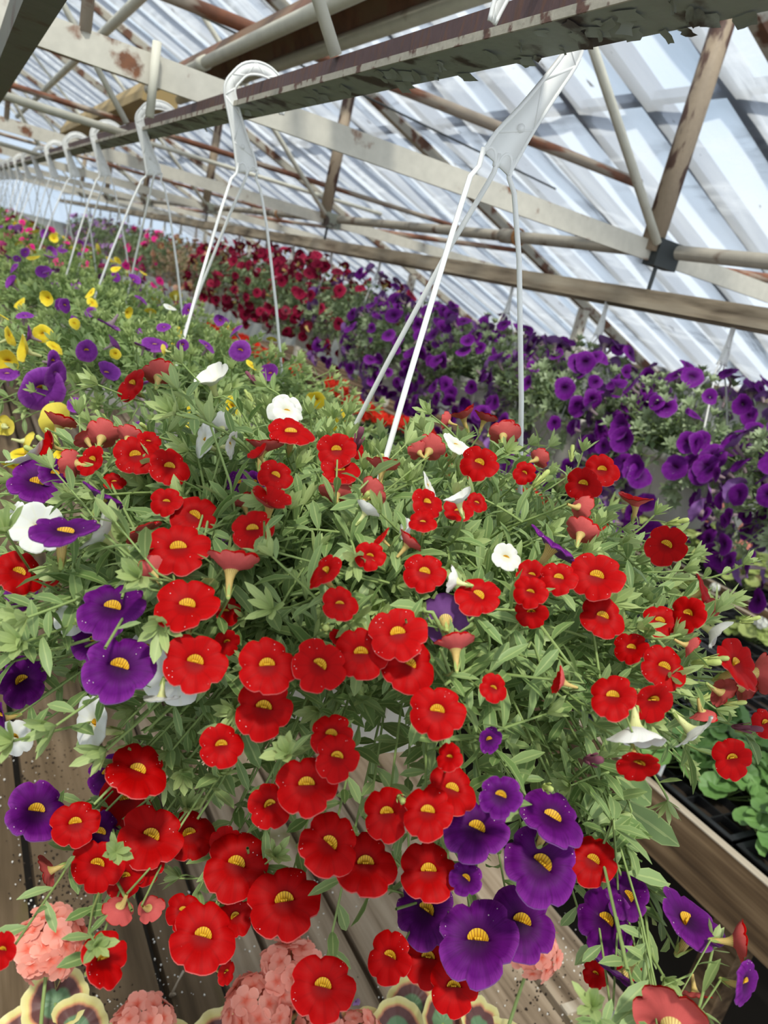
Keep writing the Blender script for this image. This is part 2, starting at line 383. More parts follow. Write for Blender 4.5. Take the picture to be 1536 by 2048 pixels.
# ---------------------------------------------------------------- leaves and stems
ST = [(0, .14), (.22, .62), (.5, 1.0), (.78, .82), (1, .05)]
def leaf(mb, p, d, n, L, w, droop, rnd, tip, mi=0):
    d = d.normalized(); x = d.cross(n)
    if x.length < 1e-4: x = d.orthogonal()
    x.normalize(); n = x.cross(d)
    V = []; u = []
    for t, k in ST:
        c = p + d * (L * t) - n * (droop * L * t * t)
        V += [c - x * (w * k / 2) + n * (w * k * .16), c, c + x * (w * k / 2) + n * (w * k * .16)]; u += [-1, 0, 1]
    Fc = []
    for i in range(4):
        a = i * 3; Fc += [(a, a + 1, a + 4, a + 3), (a + 1, a + 2, a + 5, a + 4)]
    mb.add(V, Fc, mi, u=u, rnd=rnd, tip=tip)
def leaf2(mb, p, d, n, L, w, rnd, tip, mi=0):      # small distant leaf
    d = d.normalized(); x = d.cross(n)
    if x.length < 1e-4: x = d.orthogonal()
    x.normalize()
    mb.add([p, p + d * L * .5 - x * w / 2 + n * w * .1, p + d * L - n * L * .15, p + d * L * .5 + x * w / 2 + n * w * .1], [(0, 3, 2, 1)], mi, u=.5, rnd=rnd, tip=tip)
CLEAR = []
def blocked(p):
    for c, n, r in CLEAR:
        q = p - c; h = q.dot(n)
        if -.004 < h < .09 and (q - n * h).length < r: return True
    return False
def reroute(pts):          # a stem passes behind a bloom, not across its face
    out = list(pts)
    for k in range(5):
        for i in range(1, len(out) - 1):
            for c, n, r in CLEAR:
                q = out[i] - c; h = q.dot(n)
                if -.006 < h < .13 and (q - n * h).length < r * 1.12: out[i] = out[i] - n * (h + .012)
        if k < 4: out = [out[0]] + [out[i] * .5 + (out[i - 1] + out[i + 1]) * .25 for i in range(1, len(out) - 1)] + [out[-1]]
    return out
def shoot(mb, pts, R, L=.026, w=.0075, gap=.0105, r=.00125, start=.2, rosette=True, small=False, tipc=.0):
    if CLEAR: pts = reroute(pts)
    mb.tube(pts, [r * (1.15 - .5 * i / (len(pts) - 1)) for i in range(len(pts))], 3 if small else 5, 1, False, u=.5, rnd=.5, tip=.4)
    seg = [(pts[i + 1] - pts[i]).length for i in range(len(pts) - 1)]; tot = sum(seg); s = tot * start; ph = R.uniform(0, 6.28); i = 0; acc = 0
    while s < tot * .97:
        while i < len(seg) - 1 and acc + seg[i] < s: acc += seg[i]; i += 1
        p = pts[i] + (pts[i + 1] - pts[i]) * ((s - acc) / max(seg[i], 1e-6)); d = (pts[i + 1] - pts[i]).normalized()
        o = d.orthogonal().normalized(); o = Matrix.Rotation(ph, 3, d) @ o; ph += 2.4 + R.uniform(-.4, .4)
        f = s / tot; k = (1.15 - .55 * f) * R.uniform(.75, 1.25)
        dd = (o + d * R.uniform(.3, .9) + Vector((0, 0, .25))).normalized(); nn = (Vector((0, 0, 1)) + d * .4 + o * R.uniform(-.5, .2)).normalized()
        if CLEAR and (blocked(p + dd * L * .7) or blocked(p + dd * L * .35)): s += gap; continue
        if small: leaf2(mb, p, dd, nn, L * k, w * k, R.random(), tipc)
        else: leaf(mb, p, dd, nn, L * k, w * k * R.uniform(.85, 1.3), R.uniform(.0, .45), R.random() * (.6 + .4 * f), tipc * f)
        s += gap * R.uniform(.6, 1.3)
    if rosette and not (CLEAR and blocked(pts[-1])):
        p = pts[-1]; d = (pts[-1] - pts[-2]).normalized()
        for k in range(8):
            o = Matrix.Rotation(k * 2.4 + ph, 3, d) @ d.orthogonal().normalized()
            q = .50 + .42 * (k / 8); dd = (o * q + d * (1.25 - .7 * q) + Vector((0, 0, .2))).normalized(); nn = (d * .8 - o * .6 + Vector((0, 0, .4))).normalized()
            if small: leaf2(mb, p, dd, nn, L * .75, w * .8, R.random(), .35)
            else: leaf(mb, p, dd, nn, L * R.uniform(.42, .72), w * R.uniform(.5, .8), -.1, .6 + .4 * R.random(), R.uniform(.25, .6))
PH = .17        # pot height
def foliage_mb(R, n, a=.31, top=.13, bot=.16, small=False, low=.22, **kw):
    mb = MB()
    for _ in range(n):
        phi = R.uniform(0, 2 * PI); el = math.asin(R.uniform(-low, 1)); k = R.uniform(.72, 1.04)
        o = Vector((math.cos(phi), math.sin(phi), 0))
        E = o * (a * k * math.cos(el)) + Vector((0, 0, PH + (top if el > 0 else bot) * k * math.sin(el)))
        S = o * R.uniform(.01, .085) + Vector((0, 0, PH - .012)); P1 = S + o * (.03 + .05 * math.cos(el)) + Vector((0, 0, .05 + .06 * R.random()))
        out = (o * math.cos(el) + Vector((0, 0, math.sin(el) + .15)) + Vector((R.uniform(-.4, .4), R.uniform(-.4, .4), R.uniform(-.2, .3)))).normalized()
        pts = bez(S, P1, E - out * .07, E, 9)
        shoot(mb, pts, R, small=small, **kw)
    return mb

# ---------------------------------------------------------------- pots and hangers
def pot_mesh():
    mb = MB(); n = 40
    prof = [(.0, .012), (.078, .012), (.082, 0), (.088, .004), (.092, .03), (.112, .142), (.114, .144), (.114, .147), (.127, .150), (.1295, .153), (.1295, .166), (.127, PH), (.121, PH), (.119, .160), (.104, .10), (.10, .09)]
    mb.lathe(prof, n)
    for k in range(10):
        a = 2 * PI * k / 10; c = Vector((math.cos(a), math.sin(a), 0))
        mb.bar(c * .0915 + Vector((0, 0, .035)), c * .1115 + Vector((0, 0, .14)), .004, .003, c)
    return mb.mesh('pot', M['pot'])
POT = pot_mesh()
_s = MB(); _s.lathe([(0, PH - .012), (.06, PH - .010), (.117, PH - .016)], 30); SOIL = _s.mesh('soil', M['soil'])
APEX = PH + .335; HT = APEX + .122
def hook_mesh(apex, kind):
    """flat moulded hook lying in the x-z plane; shank on -x side of the flange, nose over the web"""
    mb = MB(); T = .0055
    if kind == 'beam':
        z1 = HT
        cl = [(0.0, apex - .004, .030), (-.006, apex + .012, .029), (-.0175, apex + .035, .022), (-.031, apex + .062, .0175), (-.0435, z1 - .034, .0155), (-.0448, z1 - .022, .015), (-.0400, z1 - .012, .015), (-.029, z1 + .003, .015), (-.013, z1 + .0105, .016), (.004, z1 + .0115, .015), (.019, z1 + .006, .013), (.029, z1 - .006, .0115), (.034, z1 - .022, .009), (.036, z1 - .036, .005)]
    else:
        z1 = apex + .105
        cl = [(0.0, apex - .004, .026), (0, apex + .02, .022), (-.002, apex + .05, .013), (-.004, apex + .08, .011), (-.006, z1 - .01, .010), (0, z1 + .004, .010), (.010, z1 + .002, .010), (.014, z1 - .012, .008)]
    cl2 = []
    for i in range(len(cl) - 1):
        p0, p1, p2, p3 = (np.array(cl[max(0, min(len(cl) - 1, q))]) for q in (i - 1, i, i + 1, i + 2))
        for t_ in (0, .33, .67): cl2.append(tuple(.5 * (2 * p1 + (p2 - p0) * t_ + (2 * p0 - 5 * p1 + 4 * p2 - p3) * t_ ** 2 + (3 * p1 - p0 - 3 * p2 + p3) * t_ ** 3)))
    full = cl; cl = cl2 + [cl[-1]]
    P = [Vector((x, 0, z)) for x, z, w in cl]; Wd = [w for x, z, w in cl]; nrm = []
    for i in range(len(P)):
        d = (P[min(i + 1, len(P) - 1)] - P[max(i - 1, 0)]).normalized(); nrm.append(Vector((-d.z, 0, d.x)))
    V = []; Fc = []
    for p, n_, w in zip(P, nrm, Wd):
        for s, t in ((-1, -1), (1, -1), (1, 1), (-1, 1)): V.append(p + n_ * (s * w / 2) + Vector((0, t * T * .16, 0)))
    k = len(P)
    for i in range(k - 1):
        for j in range(4): a, b = i * 4 + j, i * 4 + (j + 1) % 4; Fc.append((a, b, b + 4, a + 4))
    Fc += [(3, 2, 1, 0), tuple(k * 4 - 4 + j for j in range(4))]
    mb.add(V, Fc)
    for s in (-1, 1): mb.tube([p + n_ * (s * w / 2) for p, n_, w in zip(P, nrm, Wd)], .0019, 6)
    for i in range(3, k - 3, 3):
        s = 1 if (i // 3) % 2 else -1
        mb.tube([P[i] - nrm[i] * (s * Wd[i] / 2), P[i + 3] + nrm[i + 3] * (s * Wd[i + 3] / 2)], .0016, 5)
    q = P[5]; mb.tube([q + Vector((0, -.0028, 0)), q + Vector((0, .0028, 0))], .0035, 10)
    for x in (-.0085, .0085):    # the two round bays at the foot of the plate
        mb.tube([Vector((x + .007 * math.cos(a), 0, apex - .006 + .012 * math.sin(a))) for a in [PI * i / 8 for i in range(9)]], .0017, 6)
    return mb.mesh('hook', M['hang'])
HOOK = hook_mesh(APEX, 'beam'); APX2 = PH + .235; HOOK2 = hook_mesh(APX2, 'nail')
def rod_mesh(apex, x0, ang, rim=.127):
    mb = MB(); o = Vector((math.cos(ang), math.sin(ang), 0)); e = o * rim + Vector((0, 0, PH - .012)); s = Vector((x0, 0, apex))
    s2 = s + Vector((x0 * .3, 0, -.02)) + o * .004
    pts = [s + Vector((0, 0, .004)), s + Vector((0, 0, -.010)), s2, s2.lerp(e, .15) + o * .004, s2.lerp(e, .5) + o * .005, s2.lerp(e, .85) + o * .002, e + Vector((0, 0, .012)), e]
    mb.tube(pts, [.0020, .0021, .0022, .0023, .0024, .0024, .0024, .0024], 8)
    mb.tube([e + o * .001 + Vector((0, 0, .014)), e + o * .006 + Vector((0, 0, .004)), e + o * .006 - Vector((0, 0, .012))], .003, 6)
    return mb.mesh('hanger_rod', M['hang'])
RA = [math.radians(a) for a in (-137, -17, 103)]
RODS = [rod_mesh(APEX, x, a) for x, a in zip((-.0155, .0155, .0), RA)]
RODS2 = [rod_mesh(APX2, x, a) for x, a in zip((-.013, .013, .0), RA)]
def hanger(t, rz=0.0, hookz=0.0, small=False):
    h = put('hanger_hook', HOOK2 if small else HOOK, t, rz=hookz)
    for me in (RODS2 if small else RODS): put('hanger_rod', me, t, rz=rz)
def basket(x, y, zrim, label, group, rz=0.0, hookz=0.0, small=False, cat='hanging basket'):
    t = thing('hanging_basket', (x, y, H + zrim - PH), label, cat, group)
    put('pot', POT, t); put('soil', SOIL, t); hanger(t, rz, hookz, small); return t
CN = {'r': 'red', 'p': 'purple', 'w': 'white', 'y': 'yellow', 'v': 'violet', 'm': 'magenta', 'd': 'wine_red', 'g': 'purple', 'l': 'lavender', 'o': 'peach'}
def bloom(t, col, p, n, r, R, lod, cup=0.0, sub=False, fid=3):
    o = put(CN[col] + '_flower', fmesh(col, lod, R.randrange(fid), cup), t)
    orient(o, p, n, r, R.uniform(-.45, .45))
    if sub:
        put('calyx', CALYX, o)
        if cup < .3 and Vector(n).normalized().dot(-Vector(fwd)) > -.2 and col != 'w': put('throat', THROAT, o)
    return o

# ================================================================ SETTING
def struct(name, mb, mats, smooth=False): return tag(mb.build(name, mats, smooth=smooth), kind='structure')
YA, YB = -1.5, 15.0; EX, EZ, SL = 4.3, H - .06, .38     # eave and slope of the right roof
RIDGE = EZ + SL * EX
mb = MB(); mb.box((-4.6, YA, -.1), (4.6, YB + .3, 0)); struct('floor', mb, M['floor'])
for nm, s in (('wall_right', 1), ('wall_left', -1)):
    mb = MB(); mb.box((min(s * 4.32, s * 4.4), YA, 0), (max(s * 4.32, s * 4.4), YB, EZ + .0)); struct(nm, mb, M['wallgrey'])
def roof_film(name, s):
    nu, nv = 26, 150; V = []; Fc = []; R = random.Random(5 + s)
    for j in range(nv + 1):
        y = YA + (YB - YA) * j / nv
        for i in range(nu + 1):
            x = EX * i / nu; sag = .016 * math.sin(PI * ((y - 1.12) / .355)) ** 2 + .010 * math.sin(3.1 * y + 5 * x) + .008 * math.sin(7.3 * y - 4 * x)
            V.append((s * x, y, RIDGE - SL * x - .012 - sag * (.4 + .6 * math.sin(PI * i / nu))))
    for j in range(nv):
        for i in range(nu): a = j * (nu + 1) + i; Fc.append((a, a + 1, a + nu + 2, a + nu + 1))
    mb = MB(); mb.add(V, Fc); return struct(name, mb, M['film'], True)
roof_film('ceiling_right', 1); roof_film('ceiling_left', -1)
mb = MB(); nx = 40
mb.add([(-EX + 2 * EX * i / nx, YB + .02 * math.sin(i * 1.7), z) for i in range(nx + 1) for z in (0, RIDGE - SL * abs(-EX + 2 * EX * i / nx))], [(2 * i, 2 * i + 2, 2 * i + 3, 2 * i + 1) for i in range(nx)])
struct('wall_back', mb, M['film'], True)
mb = MB(); mb.box((-4.3, YB - .06, 0), (4.3, YB - .03, 1.55)); struct('trim_200', mb, M['wallgrey'])
k = 1
for s in (1, -1):
    y = 1.12 if s > 0 else 2.54
    while y < YB:
        mb = MB(); mb.bar((0, y, RIDGE + .045), (s * (EX + .05), y, EZ + .045 - SL * .05), .062, .06); struct('trim_%d' % k, mb, M['rafter']); k += 1; y += .355
    for x in ((2.045,) if s > 0 else (.9, 2.045, 3.2)):
        mb = MB(); z = RIDGE - SL * x + .04; mb.bar((s * x, YA, z), (s * x, YB, z), .05, .03); struct('trim_%d' % k, mb, M['rafter']); k += 1
mb = MB(); mb.bar((EX, YA, EZ), (EX, YB, EZ), .06, .05); struct('trim_%d' % k, mb, M['beamwood']); k += 1

# ---------------------------------------------------------------- steel trusses
def truss(y, label, idx):
    t = thing('roof_truss', (0, y, 0), label, 'roof truss', 'steel roof trusses')
    z = H + .268; R = random.Random(idx)
    mb = MB(); mb.bar((-3.38, 0, z), (3.38, 0, z), .010, .05); b = mb.build('bottom_tie', M['cream'], t, smooth=False)
    for s in (1, -1):
        mb = MB(); mb.tube([(s * 1.61, .005, z + .0), (s * 1.61, .005, RIDGE - SL * 1.61 - .05)], .029, 16); mb.build('post', M['bark'], t)
        mb = MB(); mb.tube([(s * 1.60, -.022, z + .02), (s * 1.2, -.022, H + .634), (s * .35, -.022, RIDGE - SL * .35 - .1)], .0115, 10); mb.build('diagonal_rod', M['palepipe'], t)
        mb = MB(); mb.tube([(s * 1.66, .02, z - .02), (s * 2.9, .02, RIDGE - SL * 2.9 - .06)], .014, 10); mb.build('diagonal_rod', M['rustpipe'], t)
        mb = MB(); mb.bar((s * .02, 0, RIDGE - .05), (s * EX, 0, EZ - .05), .045, .05); mb.build('top_chord', M['cream_rusty'], t, smooth=False)
        mb = MB(); mb.box((s * 1.66 - .055, -.03, z - .035), (s * 1.66 + .03, .014, z + .035)); mb.build('gusset', M['dark_tie'] if idx == 0 else M['flange'], t, smooth=False)
        mb = MB(); mb.bar((s * 3.5, .0, .0), (s * 3.46, 0, EZ + SL * .84 - .07), .055, .05); mb.build('column', M['cream'], t, smooth=False)
        mb = MB(); mb.bar((s * 1.625, -.02, z - .02), (s * 1.625, -.02, H + .16), .012, .004, (0, 1, 0)); mb.build('strap', M['dark_tie'], t, smooth=False)
    for x in (.178, -.9):
        mb = MB(); mb.tube([(x, 0, z + .02), (x - .02, 0, RIDGE - SL * abs(x) - .06)], .0105, 10); mb.build('hanging_tube', M['rustpipe'], t)
    return t
TY = [1.55 + 2.17 * i for i in range(6)]
TL = ['nearest cream steel truss, its flat tie crossing above the second white hanger', 'second cream steel truss, post footing behind the wine red petunias', 'third cream steel truss back along the row of hangers',
      'fourth cream steel truss, halfway down the greenhouse', 'fifth cream steel truss, second from the far end', 'farthest cream steel truss at the end of the greenhouse']
for i, y in enumerate(TY): truss(y, TL[i], i)

# ---------------------------------------------------------------- beams, pipes, rods
BX, BZ = .375, H + .197
t = thing('hanging_beam', (BX, 0, BZ), 'rusty peeling steel beam carrying the long row of white hangers', 'steel beam')
mb = MB(); mb.box((.002, YA, .004), (.0095, YB, .046)); mb.build('web', M['web'], t, smooth=False)
mb = MB(); mb.box((-.036, YA, 0), (.0095, YB, .004)); mb.build('flange', M['flange'], t, smooth=False)
mb = MB(); mb.box((-.0372, YA, -.001), (-.0358, YB, .0058)); mb.build('flange_lip', M['edge'], t, smooth=False)
R = random.Random(77); mb = MB()
for _ in range(70):     # curls of loose paint under the flange
    y = R.choice((R.uniform(.25, 1.0), R.uniform(.3, .75), R.uniform(1, 3))); x = R.uniform(-.033, .008); L = R.uniform(.004, .014); w = R.uniform(.004, .018); a = R.uniform(-.6, .6); dr = R.uniform(.001, .006)
    V = []; ca, sa = math.cos(a), math.sin(a)
    for i in range(4):
        for j in range(4):
            u, v = i / 3 - .5, j / 3; px, py = v * L + R.uniform(-.001, .001), u * w + R.uniform(-.002, .002)
            V.append((x + px * ca - py * sa, y + px * sa + py * ca, -.0012 - dr * v * v))
    mb.add(V, [(i * 4 + j, i * 4 + j + 1, i * 4 + j + 5, i * 4 + j + 4) for i in range(3) for j in range(3)])
tag(mb.build('paint_flakes', M['flange'], t), kind='stuff')
mb = MB(); mb.bar((.068, YA, H + .214), (.068, 2.6, H + .214), .033, .052)
tag(mb.build('steel_bar', M['grey_steel'], smooth=False), 'broad dark grey bar overhead, running under the nearest truss tie', 'steel bar')
# ribs / conduit over it
t = thing('wooden_beam', (1.63, 0, H + .14), 'weathered double wooden beam hung below the truss posts over the purple baskets', 'wooden beam')
mb = MB(); mb.box((-.03, YA, -.018), (.0, YB, .030)); mb.build('plank', M['beamwood'], t, smooth=False)
mb = MB(); mb.box((-.012, YA, -.024), (.035, YB, -.0185)); mb.build('lower_plank', M['beamwood'], t, smooth=False)
t = thing('water_pipe', (1.68, 0, H + .282), 'grey iron water pipe running level past the foot of the truss posts', 'pipe')
mb = MB(); mb.tube([(0, YA, 0), (0, YB, 0)], .019, 16); mb.build('pipe', M['greypipe'], t)
for y in (2.28, 4.6):
    mb = MB(); mb.tube([(0, y - .035, 0), (0, y + .035, 0)], .025, 16); c = mb.build('coupling', M['greypipe'], t)
    mb = MB(); mb.tube([(.027 * math.cos(a), y - .05 - .012 * i / 40, .027 * math.sin(a)) for i, a in enumerate([i * .5 for i in range(40)])], .003, 5); mb.build('twine', M['rope'], c)
XP = [((-2.6, 2.83, H + .45), (.56, 2.80, H + .45), .014, 'rustpipe', 'orange rusty cross pipe just behind the nearest truss tie'),
      ((-2.6, 3.95, H + .455), (2.7, 3.92, H + .445), .013, 'rustpipe', 'thin rusty cross pipe beyond the yellowed light casing end'),
      ((-2.2, 2.45, H + .60), (2.2, 2.28, H + .60), .018, 'rustpipe', 'brown rusty cross pipe passing above the long light fixture'),
      ((-2.4, 5.1, H + .5), (2.6, 5.05, H + .5), .013, 'palepipe', 'pale cross pipe between the second and third trusses'),
      ((-2.4, 7.2, H + .45), (2.7, 7.15, H + .45), .014, 'rustpipe', 'rusty cross pipe between the third and fourth trusses'),
      ((-2.0, 9.3, H + .45), (2.7, 9.3, H + .45), .015, 'palepipe', 'pale cross pipe deep in the greenhouse behind the fourth truss')]
for p, q, r, mt, lb in XP:
    mb = MB(); mb.tube([p, Vector(p).lerp(Vector(q), .5) + Vector((0, 0, -.012)), q], r, 12); tag(mb.build('cross_pipe', M[mt]), lb, 'pipe', 'cross pipes under the roof')
RD = [((.375, .929, H + .243), (.341 - .25, .929, H + .289 + .34), .0075, 'white-flecked thin rod rising from the beam in front of the light fixture'),
      ((.375, 2.216, H + .245), (.276 - .3, 2.216, H + .36 + .36), .0075, 'thin rod rising from the beam beside the fourth hanger'),
      ((.365, 2.139, H + .212), (-1.0, 2.139, H + .216), .0095, 'thin level rod meeting the beam just past the third hanger'),
      ((.29, 1.528, H + .31), (.295, 1.528, H + .19), .008, 'short upright rod in front of the nearest truss tie'),
      ((.375, 4.4, H + .245), (.0, 4.4, H + .72), .008, 'thin slanting rod farther down, above the seventh hanger'),
      ((.375, 4.3, H + .22), (-1.2, 4.3, H + .23), .010, 'thin level rod reaching the beam at the second truss')]
for p, q, r, lb in RD:
    mb = MB(); mb.tube([p, q], r, 10); tag(mb.build('support_rod', M['palepipe']), lb, 'support rod', 'thin rods above the beam')
# sagging cable high up
mb = MB(); mb.tube([(-1.2, 3.0, H + .95), (-.2, 3.0, H + .80), (.9, 3.0, H + .72), (2.4, 3.0, H + .63)], .004, 6); tag(mb.build('cable', M['dark_tie']), 'thin dark cable strung across under the roof film', 'cable')
def fixture(y0, y1, lb, body, rail, z=H + .5, x0=.60, x1=.715):
    t = thing('light_fixture', ((x0 + x1) / 2, y0, z), lb, 'light fixture'); w = (x1 - x0) / 2; L = y1 - y0
    mb = MB()
    V = [(-w, 0, 0), (-w * .55, 0, .05), (w * .55, 0, .05), (w, 0, 0)]; V = V + [(x, L, zz2) for x, _, zz2 in V] + [(x * .93, 0, zz2 - .004) for x, _, zz2 in V] + [(x * .93, L, zz2 - .004) for x, _, zz2 in V]
    Fc = [(i, i + 1, i + 5, i + 4) for i in range(3)] + [(i + 8, i + 12, i + 13, i + 9) for i in range(3)] + [(0, 8, 9, 1), (1, 9, 10, 2), (2, 10, 11, 3), (4, 5, 13, 12), (5, 6, 14, 13), (6, 7, 15, 14)]
    mb.add(V, Fc); mb.build('reflector', M[body], t, smooth=False)
    if rail:
        for s in (-1, 1):
            mb = MB(); mb.tube([(s * w, -.0, -.012), (s * w, L, -.012)], .0165, 16)
            for yy in (L * .35, L * .8): mb.tube([(s * w, yy - .03, -.012), (s * w, yy + .03, -.012)], .02, 16)
            mb.build('tube_rail', M['palepipe'], t)
    else:
        mb = MB(); mb.box((-w - .004, 0, -.035), (w + .004, L, -.004)); mb.build('cover', M['yellowed'], t, smooth=False)
        mb = MB(); mb.box((-w - .008, -.012, -.045), (w + .008, 0, .055)); mb.build('end_cap', M['yellowed'], t, smooth=False)
    return t
fixture(-.5, 3.2, 'long open light fixture with rusty reflector between two pale rails', 'fixt', True)
fixture(3.26, 5.9, 'yellowed closed light casing in line behind the rusty open fixture', 'yellowed', False)
mb = MB(); mb.tube([(.46, .2, H + .66), (.46, 8, H + .66)], .017, 12); tag(mb.build('conduit', M['palepipe']), 'pale conduit running beside and above the rusty light fixture', 'pipe')

